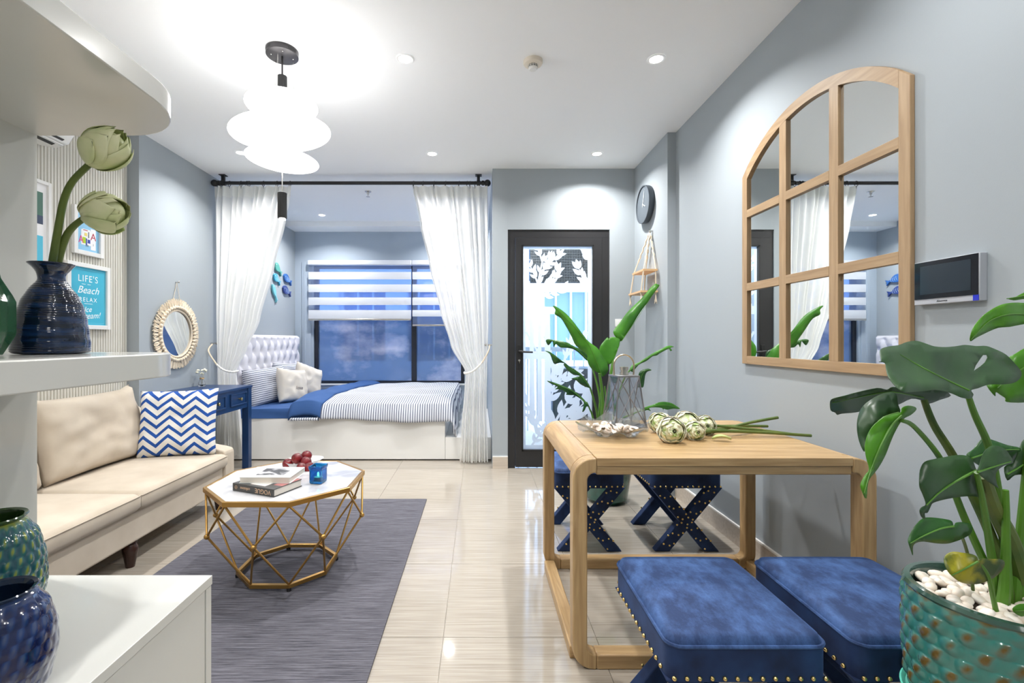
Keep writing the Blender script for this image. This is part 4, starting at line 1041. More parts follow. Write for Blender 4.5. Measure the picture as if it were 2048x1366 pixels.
# plums and bowl
bx, by = -.995, 2.60
t = thing('fruit_dish', 'low white leaf-shaped dish under the plums', 'dish', (bx, by, tz))
obj('dish', MB().lathe([(.045, .001), (.075, .012), (.086, .030), (.089, .034), (.085, .032), (.072, .017), (.001, .010)], (bx, by, tz), 48, fn=lambda a, z, i: .034 * max(0, math.cos(a - .6)) ** 6 * (z > .02), cap=False), M_white, t)
plpos = [(594, 917, 2.545, 0), (613, 912, 2.60, 0), (612, 924, 2.535, 0), (576, 928, 2.56, 0), (618, 935, 2.52, 0), (603, 935, 2.50, 1)]
pll = ['dark red plum topmost left in the pile, stalk dimple facing forward', 'dark red plum at the very back and top of the pile', 'bright red plum in the middle right of the pile', 'dark red plum at the left edge of the dish',
       'dark red plum at the right edge of the dish beside the candle holder', 'plum low in the pile behind the white book']
for (x, y, Y, k), lb in zip(plpos, pll):
    c = P(x, y, Y)
    mb = MB(); nn = 24; mm = 16; r_ = .030 if k == 0 else .027
    def pf(u, v):
        th_ = PI * v; a = 2 * PI * u; rr = r_ * (1 - .18 * math.exp(-(th_ / .35) ** 2)) * (1 - .035 * math.exp(-((math.cos(a) - 1) / .02) ** 2))
        return Vector((rr * math.sin(th_) * math.cos(a), rr * math.sin(th_) * math.sin(a), rr * math.cos(th_)))
    o = thing('plum', lb, 'plum', c, 0, 'plums piled on the dish')
    rot = Euler((R(random.uniform(30, 80)), R(random.uniform(-20, 20)), random.uniform(0, 6))).to_matrix().to_4x4() if x != 594 else Euler((R(75), 0, R(-20))).to_matrix().to_4x4()
    obj('flesh', weld(MB().grid(pf, nn, mm).xf(rot)), M_plum, o, world=False, ang=180)
    obj('stalk', MB().tube([(0, 0, r_ * .78), (.001, 0, r_ * .96)], .0012, 6).xf(rot), mat('stalk', (.10, .06, .02), .8), o, world=False)

# ================================================================== DINING TABLE
def rounded_frame(x0, x1, z0, z1, y0, y1, w_, ro, ri):
    """vertical rectangular hoop with rounded corners in the XZ plane"""
    def loop(x0, x1, z0, z1, r):
        pts = []
        for cx, cz, a0 in ((x1 - r, z1 - r, 0), (x0 + r, z1 - r, 90), (x0 + r, z0 + r, 180), (x1 - r, z0 + r, 270)):
            for k in range(9): a = R(a0 + 11.25 * k); pts.append((cx + r * math.cos(a), cz + r * math.sin(a)))
        return pts
    o, i = loop(x0, x1, z0, z1, ro), loop(x0 + w_, x1 - w_, z0 + w_, z1 - w_, ri); n = len(o)
    mb = MB(); mb.add([(p[0], y, p[1]) for y in (y0, y1) for q in (o, i) for p in q],
                      [f for k in range(n) for k2 in [(k + 1) % n] for f in ((k, k2, n + k2, n + k), (2 * n + k, 3 * n + k, 3 * n + k2, 2 * n + k2), (k, 2 * n + k, 2 * n + k2, k2), (n + k, n + k2, 3 * n + k2, 3 * n + k))])
    return mb
TX0, TX1, TY0, TY1 = .333, 1.413, 1.649, 2.43
t = thing('dining_table', 'light oak dining table with rounded corners and floor rails', 'dining table', ((TX0 + TX1) / 2, (TY0 + TY1) / 2, 0))
def leg(x0, y0, y1): return MB().box(x0, x0 + .054, y0, y1, .045, .66)
LW = .058
for y0, y1 in ((TY0, TY0 + LW), (TY1 - LW, TY1)):
    for sx_ in (0, 1):
        # rounded top corner + leg + rounded bottom corner as one bent board
        xo = TX0 if sx_ == 0 else TX1; d = 1 if sx_ == 0 else -1
        ro, ri, w_ = .075, .028, .052
        out = []; inn = []
        for k in range(9):
            a = R(90 - 11.25 * k) ; out.append((xo + d * (ro - ro * math.cos(PI / 2 - a)), .7495 - ro + ro * math.sin(a)))
        out = [(xo + d * (ro - ro * math.sin(R(11.25 * k))), .7495 - ro + ro * math.cos(R(11.25 * k))) for k in range(0, 9)]
        inn = [(xo + d * (w_ + ri - ri * math.sin(R(11.25 * k))), .7495 - w_ - ri + ri * math.cos(R(11.25 * k))) for k in range(0, 9)]
        outb = [(xo + d * (ro - ro * math.cos(R(11.25 * k))), ro - ro * math.sin(R(11.25 * k))) for k in range(0, 9)]
        innb = [(xo + d * (w_ + ri - ri * math.cos(R(11.25 * k))), w_ + ri - ri * math.sin(R(11.25 * k))) for k in range(0, 9)]
        o_, i_ = out + outb, inn + innb; n = len(o_)
        o_ = [(xo + d * .085, .7495)] + o_ + [(xo + d * .085, 0)]; i_ = [(xo + d * .085, .7495 - w_)] + i_ + [(xo + d * .085, w_)]; n += 2
        mb = MB(); vs = [(p[0], y, p[1]) for y in (y0, y1) for q in (o_, i_) for p in q]
        fs = [f for k in range(n - 1) for k2 in [k + 1] for f in ((k, k2, n + k2, n + k), (2 * n + k, 3 * n + k, 3 * n + k2, 2 * n + k2), (k, 2 * n + k, 2 * n + k2, k2), (n + k, n + k2, 3 * n + k2, 3 * n + k))]
        fs += [(0, n, 3 * n, 2 * n), (n - 1, 3 * n - 1, 4 * n - 1, 2 * n - 1)]
        obj('table_leg', mb.add(vs, fs), M_oakz, t, bev=.005, bseg=3)
    obj('table_rail', MB().box(TX0 + .085, TX1 - .085, y0 + .006, y1 - .001, .7495 - .060, .742), M_oakx, t, bev=.004)
    obj('floor_rail', MB().box(TX0 + .085, TX1 - .085, y0, y1, 0, .052), M_oakx, t, bev=.005)
for x0, x1 in ((TX0, TX0 + .085), (TX1 - .085, TX1)):
    # side boards of the top following the rounded edge
    prof = []; xo, d = (TX0, 1) if x0 == TX0 else (TX1, -1); ro = .075
    prof = [(xo + d * .084, .7497), ] + [(xo + d * (ro - ro * math.sin(R(11.25 * k))), .7497 - ro + ro * math.cos(R(11.25 * k))) for k in range(0, 8)] + [(xo + d * .020, .690), (xo + d * .045, .712), (xo + d * .084, .712)]
    obj('top_edge_board', MB().prism(prof, 1, TY0 + LW, TY1 - LW), M_oak, t, bev=.001)
    obj('side_floor_rail', MB().box(xo if d > 0 else xo - .052, xo + .052 if d > 0 else xo, TY0 + LW, TY1 - LW, 0, .048), M_oak, t, bev=.005)
nb = 5; by0, by1 = TY0 + .0005, TY1 - .0005
for k in range(nb):
    a, b = lerp(by0, by1, k / nb), lerp(by0, by1, (k + 1) / nb)
    obj('top_board', MB().box(TX0 + .0855, TX1 - .0855, a + .0003, b - .0003, .722, .7505), M_oakx, t, bev=.0008)

# ================================================================== STOOLS
def make_stool(label):
    W_, D_ = .385, .435
    t = thing('cushioned_stool', label, 'stool', (0, 0, 0), 0, 'blue velvet stools with nailed crossed legs')
    hw, hd = W_ / 2, D_ / 2
    obj('seat_cushion', rbox(-hw, hw, -hd, hd, .425, .455, .020, .016, .035, True), M_velvet, t, ang=60)
    obj('seat_side_shaded', rbox(-hw - .001, hw + .001, -hd - .001, hd + .001, .349, .4345, .003, 0, .035), M_velvetd, t, ang=60)  # same velvet as the top; the sides' shade is put into the colour
    obj('top_piping', piping(-hw - .001, hw + .001, -hd - .001, hd + .001, .4355, .0045, .035), M_velvet, t)
    for yy, fn_ in ((-hd + .03, -1), (hd - .03, 1)):
        for s_ in (1, -1):
            a = Vector((-s_ * (hw - .035), yy, .352)); b = Vector((s_ * (hw - .055), yy, 0))
            dv_ = (b - a).normalized(); pr = Vector((dv_.z, 0, -dv_.x)) * .031
            yo = .0 if s_ > 0 else .002
            mb = MB(); q = .026
            e0 = pr * (1 / max(abs(dv_.z), .1)); ex = Vector((abs(.031 / dv_.z), 0, 0))
            vs = [a - ex, a + ex, b + ex, b - ex]
            mb.add([(p.x, p.y + dy + (yo if dy < 0 else -yo), p.z) for dy in (-q, q) for p in vs], [(0, 1, 2, 3), (7, 6, 5, 4), (0, 4, 5, 1), (1, 5, 6, 2), (2, 6, 7, 3), (3, 7, 4, 0)])
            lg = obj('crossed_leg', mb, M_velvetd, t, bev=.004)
            mb = MB(); L_ = (b - a).length; nn = int(L_ / .036)
            for i in range(1, nn):
                c = a + dv_ * (L_ * i / nn)
                off = pr.normalized() * (.021 if i % 2 else -.021)
                mb.ell((c.x + off.x, yy + fn_ * (q - yo + .001) , c.z + off.z), .0058, .0035, .0058, n=10, m=6)
                mb.ell((c.x - off.x, yy + fn_ * (q - yo + .001) , c.z - off.z + .018), .0058, .0035, .0058, n=10, m=6)
            obj('leg_nails', mb, M_nail, lg, kind='stuff')
    nail = None
    def put(x, y, ax):
        nonlocal nail
        if nail is None: nail = obj('nail_head', MB().ell((0, 0, 0), .0058, .0058, .0058, n=10, m=6), M_nail, t); o = nail
        else: o = nail.copy(); C.objects.link(o)
        o.location = (x, y, .362)
    for i in range(13):
        x = lerp(-hw + .012, hw - .012, i / 12); put(x, -hd - .003, 0); put(x, hd + .003, 0)
    for i in range(1, 14):
        y = lerp(-hd + .012, hd - .012, i / 14); put(-hw - .003, y, 1); put(hw + .003, y, 1)
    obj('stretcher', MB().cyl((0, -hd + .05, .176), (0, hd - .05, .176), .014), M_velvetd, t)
    return t
s0 = make_stool('blue velvet stool nearest the camera, left of the near pair'); s0.location = (.647, 1.330, 0); WORLD[s0.name] = Vector(s0.location)
dup(s0, (1.100, 1.330, 0), label='blue velvet stool at the right of the near pair, behind the teal planter')
dup(s0, (.612, 2.782, 0), label='blue velvet stool at the far side, behind the left table leg')
dup(s0, (1.150, 2.782, 0), label='blue velvet stool at the far side of the table beside the right wall')
# ================================================================== WALL MIRROR (arched, window style)
MY0, MY1, MZ0, MZS, MZA = 1.577, 2.585, 1.040, 2.070, 2.282
XF0, XF1 = XR - .018, XR - .001
t = thing('arched_mirror', 'arched oak window-pane mirror with nine panes on the right wall', 'mirror', (XR, (MY0 + MY1) / 2, MZ0))
hw = (MY1 - MY0) / 2; rise = MZA - MZS; RA = (hw * hw + rise * rise) / (2 * rise); cy_, cz_ = (MY0 + MY1) / 2, MZA - RA
def arcz(y, r): return cz_ + math.sqrt(max(r * r - (y - cy_) ** 2, 0))
FW = .045
obj('mirror_glass', MB().prism([(MY0 + .01, MZ0 + .01), (MY1 - .01, MZ0 + .01)] + [(y, arcz(y, RA - .01)) for y in [lerp(MY1 - .01, MY0 + .01, k / 24) for k in range(25)]], 0, XF1 - .004, XF1 - .0005), M_mirror, t, smooth=False)
obj('stile', MB().prism([(MY0, MZ0), (MY0 + FW, MZ0), (MY0 + FW, arcz(MY0 + FW, RA)), (MY0, MZS)], 0, XF0, XF1), M_mfrz, t, smooth=False, bev=.002)
obj('stile', MB().prism([(MY1 - FW, MZ0), (MY1, MZ0), (MY1, MZS), (MY1 - FW, arcz(MY1 - FW, RA))], 0, XF0, XF1), M_mfrz, t, smooth=False, bev=.002)
ya, yb = MY0 + FW, MY1 - FW
obj('arch_rail', MB().prism([(y, arcz(y, RA)) for y in [lerp(ya, yb, k / 28) for k in range(29)]] + [(y, arcz(y, RA - .047)) for y in [lerp(yb, ya, k / 28) for k in range(29)]], 0, XF0 + .0004, XF1), M_mfry, t, smooth=False)
obj('bottom_rail', MB().box(XF0 + .0004, XF1, ya, yb, MZ0, MZ0 + .042), M_mfry, t, smooth=False, bev=.001)
gl = (yb - ya - 2 * .050) / 3; ys = [ya + gl, ya + 2 * gl + .05]
for y in ys: obj('upright_bar', MB().box(XF0 + .0008, XF1, y, y + .050, MZ0 + .042, arcz(y + .025, RA - .047) + .004), M_mfrz, t, smooth=False, bev=.0015)
for z in (1.438, 1.838):
    for a, b in ((ya, ys[0]), (ys[0] + .05, ys[1]), (ys[1] + .05, yb)): obj('cross_bar', MB().box(XF0 + .0004, XF1, a, b, z, z + .041), M_mfry, t, smooth=False, bev=.001)

# ================================================================== VIDEO INTERCOM
t = thing('video_intercom', 'black screen video intercom panel beside the arched mirror', 'intercom', (XR, 1.455, 1.285))
XI = 1.457
obj('housing', MB().box(XI, XR, 1.353, 1.557, 1.285, 1.426), mat('silver_plastic', srgb(178, 182, 190), .35), t, bev=.002)
obj('front_glass', MB().box(XI - .0015, XI, 1.356, 1.554, 1.303, 1.424), mat('gloss_black', (.006, .006, .008), .06), t, smooth=False)
obj('screen', MB().box(XI - .002, XI - .0012, 1.376, 1.534, 1.318, 1.410), mat('dark_screen', (.02, .03, .04), .08), t, smooth=False)
obj('blue_sticker', MB().box(XI - .001, XI + .0, 1.355, 1.371, 1.286, 1.303), mat('blue_sticker', (.005, .02, .55), .4), t, smooth=False)
tm = text_mesh('Abuvvex', .0085, .0002, 0, 1.15); tm.xf(frame_mat((XI - .0006, 1.463, 1.294), (0, -1, 0), (0, 0, 1))); obj('maker_mark', tm, M_black, t, smooth=False)

# ================================================================== CLOCK, ROPE SHELF, SWITCH
cyk, czk = 3.895, 2.304
t = thing('wall_clock', 'round grey wall clock above the rope shelf', 'clock', (XR2, cyk, czk))
Mx = Matrix.Translation((XR2, cyk, czk)) @ Matrix.Rotation(R(-90), 4, 'Y')
obj('clock_body', MB().lathe([(.001, .002), (.150, .002), (.1545, .012), (.157, .050), (.148, .050), (.146, .040), (.001, .040)], (0, 0, 0), 64, cap=False).xf(Mx), mat('slate_grey', srgb(72, 80, 88), .5), t)
obj('clock_face', MB().lathe([(.001, .041), (.146, .041)], (0, 0, 0), 64, cap=False).xf(Mx), mat('concrete_face', srgb(86, 95, 103), .75), t)
def hand(ang, l, w_):   # angle clockwise from 12 as seen from the room
    d = Vector((0, -math.sin(ang), math.cos(ang))); s_ = Vector((0, math.cos(ang), math.sin(ang))) * w_ / 2; c = Vector((XR2 - .044, cyk, czk))
    a = c - d * l * .18; b = c + d * l; mb = MB()
    vs = [p + Vector((dx, 0, 0)) for dx in (0, -.002) for p in (a - s_, a + s_, b + s_ * .6, b - s_ * .6)]
    return mb.add(vs, [(0, 1, 2, 3), (7, 6, 5, 4), (0, 4, 5, 1), (1, 5, 6, 2), (2, 6, 7, 3), (3, 7, 4, 0)])
obj('minute_hand', hand(R(18), .125, .006), M_text, t, smooth=False); obj('hour_hand', hand(R(118), .062, .008), M_text, t, smooth=False)
t = thing('rope_shelf', 'two-tier pine shelf hanging on knotted cream ropes below the clock', 'shelf', (XR2, 3.78, 1.5))
M_pine = mat('pine', srgb(226, 186, 140), .5)
top = Vector((XR2 - .02, 3.80, 2.055))
xs0, xs1, yy0, yy1 = 1.29, 1.405, 3.655, 3.915
obj('upper_board', MB().box(xs0, xs1, yy0, yy1, 1.715, 1.730), M_pine, t, smooth=False)
obj('lower_board', MB().box(xs0 - .022, xs1, yy0 - .005, yy1 + .03, 1.545, 1.560), M_pine, t, smooth=False)
for x in (xs0 + .01, xs1 - .01):
    for y in (yy0 + .015, yy1 - .015):
        yl = y if y < 3.8 else y + .03; xl_ = x - .02 if x < 1.35 else x
        e = Vector((x, y, 1.73)); pts = [top]
        for k in range(1, 22):
            q = k / 21; p = top.lerp(e, q); a = k * 1.9
            pts.append(p + Vector((math.cos(a), math.sin(a), 0)) * (.004 * (1 if k < 15 else 0)))
        obj('knotted_rope', MB().tube(pts, [.004] + [.0065 if k < 15 else .0042 for k in range(21)], 8), M_rope, t)
        obj('lower_rope', MB().tube([e, (xl_, yl, 1.56)], .0055, 8), M_rope, t)
        mb = MB(); rn = random.Random(int(x * 100 + y * 10))
        mb.ell((xl_, yl, 1.538), .009, .009, .010, n=10, m=6)
        for j in range(8): a = j * .785; mb.tube([(xl_, yl, 1.535), (xl_ + .004 * math.cos(a), yl + .004 * math.sin(a), 1.50), (xl_ + .009 * math.cos(a), yl + .009 * math.sin(a), 1.468 + rn.uniform(-.012, .01))], .0024, 5)
        obj('tassel', mb, M_rope, t)
obj('hanger_loop', MB().cyl((XR2 - .028, 3.795, 2.06), (XR2, 3.795, 2.06), .006).ell(top, .011, .011, .014, n=12, m=8), M_chrome, t)
ls = thing('light_switch', 'small white light switch on the wall right of the door', 'switch', (1.27, YD, 1.30))
obj('switch_plate', MB().box(1.238, 1.305, YD - .008, YD, 1.29, 1.36), M_white, ls, bev=.003)
obj('rocker', MB().box(1.255, 1.288, YD - .011, YD - .006, 1.305, 1.345), M_white, ls, bev=.002)

# ================================================================== ITEMS ON THE DINING TABLE
# lantern
lx, ly, tz0 = .712, 2.285, .7505
t = thing('glass_lantern', 'steel and glass tapered lantern on the oak table in front of the plant', 'lantern', (lx, ly, tz0), R(8))
bw, tw, lh = .078, .052, .240
def cr(s_, h): q = lerp(bw, tw, h / lh); return [(q, q, h), (-q, q, h), (-q, -q, h), (q, -q, h)][s_]
M_lst = mat('lantern_steel', (.30, .30, .32), .35, 1)
for k in range(4):
    obj('corner_post', MB().cyl(cr(k, 0.003), cr(k, lh), .0038, 8), M_lst, t, world=False)
    k2 = (k + 1) % 4; a, b, c, d = [Vector(v) * 1 for v in (cr(k, .006), cr(k2, .006), cr(k2, lh), cr(k, lh))]
    obj('glass_side', MB().add([a, b, c, d], [(0, 1, 2, 3)]), M_smoke, t, smooth=False, world=False)
    obj('cross_brace', MB().cyl(a, c, .0026, 6).cyl(b, d, .0026, 6), M_lst, t, world=False)
obj('base_plate', MB().box(-bw - .003, bw + .003, -bw - .003, bw + .003, 0, .005), M_lst, t, world=False)
obj('top_plate', MB().box(-tw - .004, tw + .004, -tw - .004, tw + .004, lh, lh + .008), M_lst, t, world=False, bev=.001)
obj('chimney_cap', MB().lathe([(.022, lh + .008), (.022, lh + .022), (.018, lh + .022), (.018, lh + .032), (.022, lh + .032), (.022, lh + .048), (.001, lh + .050)], (0, 0, 0), 28), M_chrome, t, world=False)
obj('carry_handle', MB().tube([(-.050, 0, lh), (-.052, 0, lh + .035)] + [(-.052 * math.cos(a), 0, lh + .055 + .052 * math.sin(a)) for a in [PI * k / 14 for k in range(15)]] + [(.052, 0, lh + .035), (.050, 0, lh)], .0042, 10), mat('champagne_metal', (.62, .52, .38), .25, 1), t, world=False)
obj('candle_cup', MB().lathe([(.001, .006), (.030, .006), (.030, .03), (.001, .03)], (0, 0, 0), 24), M_pearl, t, world=False)
# scalloped glass bowl
bx, by = .583, 2.035
t = thing('glass_bowl', 'scalloped clear glass bowl of shells on the oak table', 'bowl', (bx, by, tz0))
prof = [(.001, .002), (.045, .003), (.065, .012), (.095, .026), (.125, .037), (.146, .046)]
full = prof + [(r_ - .001, z + .004) for r_, z in prof[::-1]]
full[-1] = (.001, .006)
def scal(a, z, i): k = min(i, len(full) - 1 - i) / (len(prof) - 1); return .009 * k * k * abs(math.cos(4 * a + .4)) - .003 * k * math.cos(24 * a)
def scz(m_):
    for p in m_.v:
        d = Vector((p.x - bx, p.y - by)); r_ = d.length; a = math.atan2(d.y, d.x)
        if r_ > .06: p.z += ((r_ - .06) / .09) ** 1.5 * (.012 * math.cos(8 * a + 1) + .016 * math.cos(a - R(70)))
    return m_
M_bowl = thin_glass('bowl_glass', (.92, .93, .92), .7)
obj('bowl_body', scz(MB().lathe(full, (bx, by, tz0), 96, fn=scal, cap=False)), M_bowl, t, ang=60)
rn = random.Random(11)
def shell_round(s_):
    m_ = MB()
    def fn(u, v):
        a = lerp(-1.25, 1.25, u); r_ = s_ * v * (1 - .1 * abs(a)); rib = .0009 * math.cos(26 * a) * v
        return Vector((r_ * math.sin(a), r_ * math.cos(a) - s_ * .5, s_ * .34 * math.sin(PI * min(v, .96) * .5 + .0) * (1 - v * .75) * 1.9 + rib))
    m_.grid(fn, 40, 10); return m_
def shell_snail(s_):
    m_ = MB(); pts = []; rr = []
    for k in range(46):
        q = k / 45; a = q * 5.2 * PI; d = s_ * .42 * (1 - q) ** 1.2
        pts.append((d * math.cos(a), d * math.sin(a), s_ * .95 * q ** .9)); rr.append(max(s_ * .36 * (1 - q) ** 1.1, .0006))
    return m_.tube(pts, rr, 10)
sp_ = [(-.075, -.012), (-.050, .022), (-.035, -.034), (-.012, .012), (.0, -.050), (.018, .030), (.030, -.018), (.058, .010), (.055, -.045), (.082, -.022), (-.02, .055), (.05, .048)]
protos = {}
for k, (x, y) in enumerate(sp_):
    kind_ = ('snail', 'fan')[k % 2]; z = tz0 + .022 + .16 * max(0, math.hypot(x, y) - .03)
    if kind_ not in protos:
        o = obj('sea_snail_shell' if kind_ == 'snail' else 'scallop_shell', shell_snail(.032) if kind_ == 'snail' else weld(shell_round(.046)), M_shell, solid=0 if kind_ == 'snail' else .002); protos[kind_] = o
    else: o = protos[kind_].copy(); C.objects.link(o)
    o.location = (bx + x, by + y, z + (.008 if kind_ == 'snail' else 0)); o.rotation_euler = (rn.uniform(-1.2, -.3) if kind_ == 'snail' else rn.uniform(-.3, .5), rn.uniform(-.5, .5), rn.uniform(0, 6))
    tag(o, 'cream spiral sea shell in the scalloped glass bowl' if kind_ == 'snail' else 'cream ribbed fan-shaped shell in the scalloped glass bowl', 'shell', 'spiral shells in the glass bowl' if kind_ == 'snail' else 'fan shells in the glass bowl')

# lotus heads
def petal(mb, ph, w_, L_, r_, t1=.86, off=0, curl=0, nt_=9, ns=7, z0=0, rtip=0):
    def fn(u, v):
        s_ = 2 * u - 1; t_ = v * t1
        sh = math.sin(PI * min(max(.14 + .86 * v, 0), 1) ** .85) ** .55 if v < .995 else .06
        rad = (r_ + off) * math.sin(PI * (.05 + .90 * t_)) ** .62 + curl * v ** 3 - .0012 * (1 - s_ * s_)*0
        a = ph + s_ * w_ * sh
        rad += .0016 * abs(s_) ** 2
        return Vector((rad * math.cos(a), rad * math.sin(a), z0 + L_ * t_ * (1 + .04 * (1 - s_ * s_))))
    mb.grid(fn, ns, nt_)
def lotus(par, M_, L_, r_, open_=.86, seed=0, front=False):
    rn = random.Random(seed)
    obj('flower_core', MB().ell((0, 0, L_ * .46), r_ * .84, r_ * .84, L_ * .43, n=22, m=14).xf(M_), M_loti if front else M_lotb, par, world=False, ang=180)
    if front: rings = [(5, .85, -.0045, .80, M_loti), (5, .85, -.002, .74, M_lot), (5, .85, .0005, .66, M_lot), (3, .75, .003, .56, M_lot)]
    else: rings = [(3, 1.05, -.006, .985, M_lotb), (4, .85, -.004, .97, M_lotb), (4, .80, -.0015, .94, M_lotb), (3, .75, .0008, .82, M_lotb), (2, .60, .003, .62, M_lotg)]
    for q, (n_, w_, off, t1, m_) in enumerate(rings):
        for k in range(n_):
            mb = MB(); petal(mb, 2 * PI * k / n_ + q * .9 + rn.uniform(-.15, .15), w_ * rn.uniform(.92, 1.1), L_, r_, t1 + rn.uniform(-.025, .02), off + rn.uniform(-.0008, .0008), rn.uniform(-.001, .0015))
            obj('petal', mb.xf(M_), m_, par, world=False, ang=180, solid=.0007)
    if front:
        mb = MB()
        for k in range(26):
            a = rn.uniform(0, 2 * PI); rr = r_ * rn.uniform(.20, .60); z = L_ * (.905 - .22 * (rr / r_) ** 2); s_ = r_ * .17
            ca, sa = math.cos(a), math.sin(a); ti = rn.uniform(-.3, .3)
            nn = [Vector((rr * ca, rr * sa, z)) + Vector((-sa, ca, ti)) * s_ * x_ + Vector((ca * .9, sa * .9, -.25)) * s_ * y_ + Vector((0, 0, .12 * s_ * (1 - x_ * x_))) for x_, y_ in ((-1, 0), (-.6, .5), (0, .75), (.6, .5), (1, 0), (.5, -.35), (-.5, -.35))]
            mb.add(nn, [tuple(range(7))])
        obj('inner_petals', mb.xf(M_), M_loti, par, world=False, solid=.0006, kind='stuff')
        mb = MB()
        for k in range(7): a = k * .9; mb.ell((r_ * .10 * math.cos(a), r_ * .10 * math.sin(a), L_ * .895), r_ * .07, r_ * .05, r_ * .03, n=8, m=5)
        obj('flower_eye', mb.xf(M_), M_lotc, par, world=False, kind='stuff')
def aim(d, loc=(0, 0, 0), roll=0):
    q = Vector(d).normalized().to_track_quat('Z', 'Y').to_matrix().to_4x4(); return Matrix.Translation(loc) @ q @ Matrix.Rotation(roll, 4, 'Z')
lots = [  # px,py,Y, radius, face direction, stem end px,py,Y, label
    (1320, 863, 2.10, .047, (-.35, -1, .25), (1535, 864, 2.22), 'lotus flower leftmost in the bunch on the oak table'),
    (1343, 880, 1.90, .054, (-.1, -1, .12), (1512, 872, 2.10), 'lotus flower lying lowest and nearest in the bunch on the table'),
    (1373, 848, 2.00, .054, (-.05, -1, .25), (1592, 877, 2.02), 'largest lotus flower, topmost in the bunch on the table'),
    (1411, 857, 2.06, .043, (-.15, -1, .15), (1556, 835, 2.10), 'lotus flower at the right of the bunch on the table'),
    (1390, 880, 1.95, .040, (.05, -1, .05), (1622, 877, 2.00), 'smallest lotus flower, half under the others on the table')]
for k, (px, py, Y, r_, dr_, se, lb) in enumerate(lots):
    c = P(px, py, Y); c.z = max(c.z, tz0 + r_ * .93)
    t = thing('lotus_flower', lb, 'flower', c, 0, 'cut lotus flowers lying on the oak table')
    L_ = r_ * 1.9; M_ = aim(dr_, Vector(dr_).normalized() * (-L_ * .5), k)
    lotus(t, M_, L_, r_, .84, k, True)
    a = Vector(dr_).normalized() * (-L_ * .46); e = P(*se) - c
    b = Vector((.10, a.y * .8 + .02 , -c.z + tz0 + .016 + .014 * (k % 3)))
    if k != 3: e.z = max(e.z, tz0 - c.z + .008)
    pts = catmull([a, a * 1.35 + Vector((.02, 0, -.01)), b, b.lerp(e, .55) + Vector((0, 0, .003)), e], 6, closed=False)
    obj('flower_stem', MB().tube(pts, .0065, 10), M_stemd, t, world=False)
pc = P(1443, 887, 1.93); pc.z = tz0 + .004
o = obj('fallen_petal', MB().grid(lambda u, v: Vector((lerp(-.036, .036, v), (2 * u - 1) * .017 * math.sin(PI * (.06 + .88 * v)) , .010 * (abs(2 * u - 1)) ** 2 + .014 * math.sin(PI * v * .9) * (1 - .4 * v))), 8, 12), M_lotg, ang=180, solid=.001)
o.location = pc; o.rotation_euler = (0, 0, R(-12)); tag(o, 'single pale green fallen lotus petal on the oak table', 'petal')

# ================================================================== PIXEL-TRACED LEAVES AT THEIR OWN DEPTH
def inpoly(p, poly):
    c = False; n = len(poly)
    for i in range(n):
        a, b = poly[i], poly[i - 1]
        if (a[1] > p[1]) != (b[1] > p[1]) and p[0] < (b[0] - a[0]) * (p[1] - a[1]) / (b[1] - a[1]) + a[0]: c = not c
    return c
def pdist(p, line):
    best = 1e9
    for a, b in zip(line, line[1:]):
        a, b, q = Vector(a), Vector(b), Vector(p); d = b - a; t_ = max(0, min(1, (q - a).dot(d) / max(d.length_squared, 1e-9))); best = min(best, (a + d * t_ - q).length)
    return best
def leaf(par, outline, rib, Y, gx=0, gy=0, m=None, fold=.0, wave=.0, hole=None, step=None, smooth_=3, ribr=.002, name='leaf', ribm=None):
    """leaf blade: outline and midrib in photo pixels, Y distance at the blade's centre, gx/gy metres of depth per 100 px,
    fold = metres the blade recedes per 100 px away from the midrib"""
    ol = [tuple(p) for p in catmull([Vector((a, b)) for a, b in outline], smooth_)]
    cx = sum(p[0] for p in ol) / len(ol); cy = sum(p[1] for p in ol) / len(ol)
    w_ = max(p[0] for p in ol) - min(p[0] for p in ol); h = max(p[1] for p in ol) - min(p[1] for p in ol)
    st = step or max(3.0, min(w_, h) / 7)
    ribc = [tuple(p) for p in catmull([Vector((a, b)) for a, b in rib], 4, closed=False)]
    def dep(p):
        d = pdist(p, ribc) / 100
        return Y + gx * (p[0] - cx) / 100 + gy * (p[1] - cy) / 100 + fold * d + wave * noise.noise(Vector((p[0] / 45, p[1] / 45, Y * 9)))
    pts = [Vector(p) for p in ol]; n = len(pts); edges = [(i, (i + 1) % n) for i in range(n)]
    y_ = min(p[1] for p in ol) + st * .6; row = 0
    while y_ < cy + h:
        x_ = min(p[0] for p in ol) + st * (.5 if row % 2 else 0)
        while x_ < cx + w_:
            if inpoly((x_, y_), ol) and min((Vector((x_, y_)) - q).length for q in pts) > st * .45: pts.append(Vector((x_, y_)))
            x_ += st
        y_ += st * .87; row += 1
    for q in ribc:
        if inpoly(q, ol) and min((Vector(q) - p).length for p in pts) > 2: pts.append(Vector(q))
    if hole:
        h0 = len(pts); pts += [Vector(q) for q in hole]; edges += [(h0 + i, h0 + (i + 1) % len(hole)) for i in range(len(hole))]
    res = delaunay_2d_cdt(pts, edges, [], 1, 1e-4)
    V2, F2 = res[0], res[2]
    mb = MB(); mb.v = [P(v[0], v[1], dep(v)) for v in V2]
    for f in F2:
        c = (sum(V2[i][0] for i in f) / len(f), sum(V2[i][1] for i in f) / len(f))
        if hole and inpoly(c, hole): continue
        if inpoly(c, ol): mb.f.append(tuple(f))
    o = obj(name, mb, m, par, ang=180, solid=.0012)
    rp_ = [P(q[0], q[1], dep(q) - .0015) for q in ribc]
    obj('midrib', MB().tube(rp_, [ribr * lerp(.35, 1, k / (len(rp_) - 1)) for k in range(len(rp_))], 8), ribm or M_vein, o)
    return o
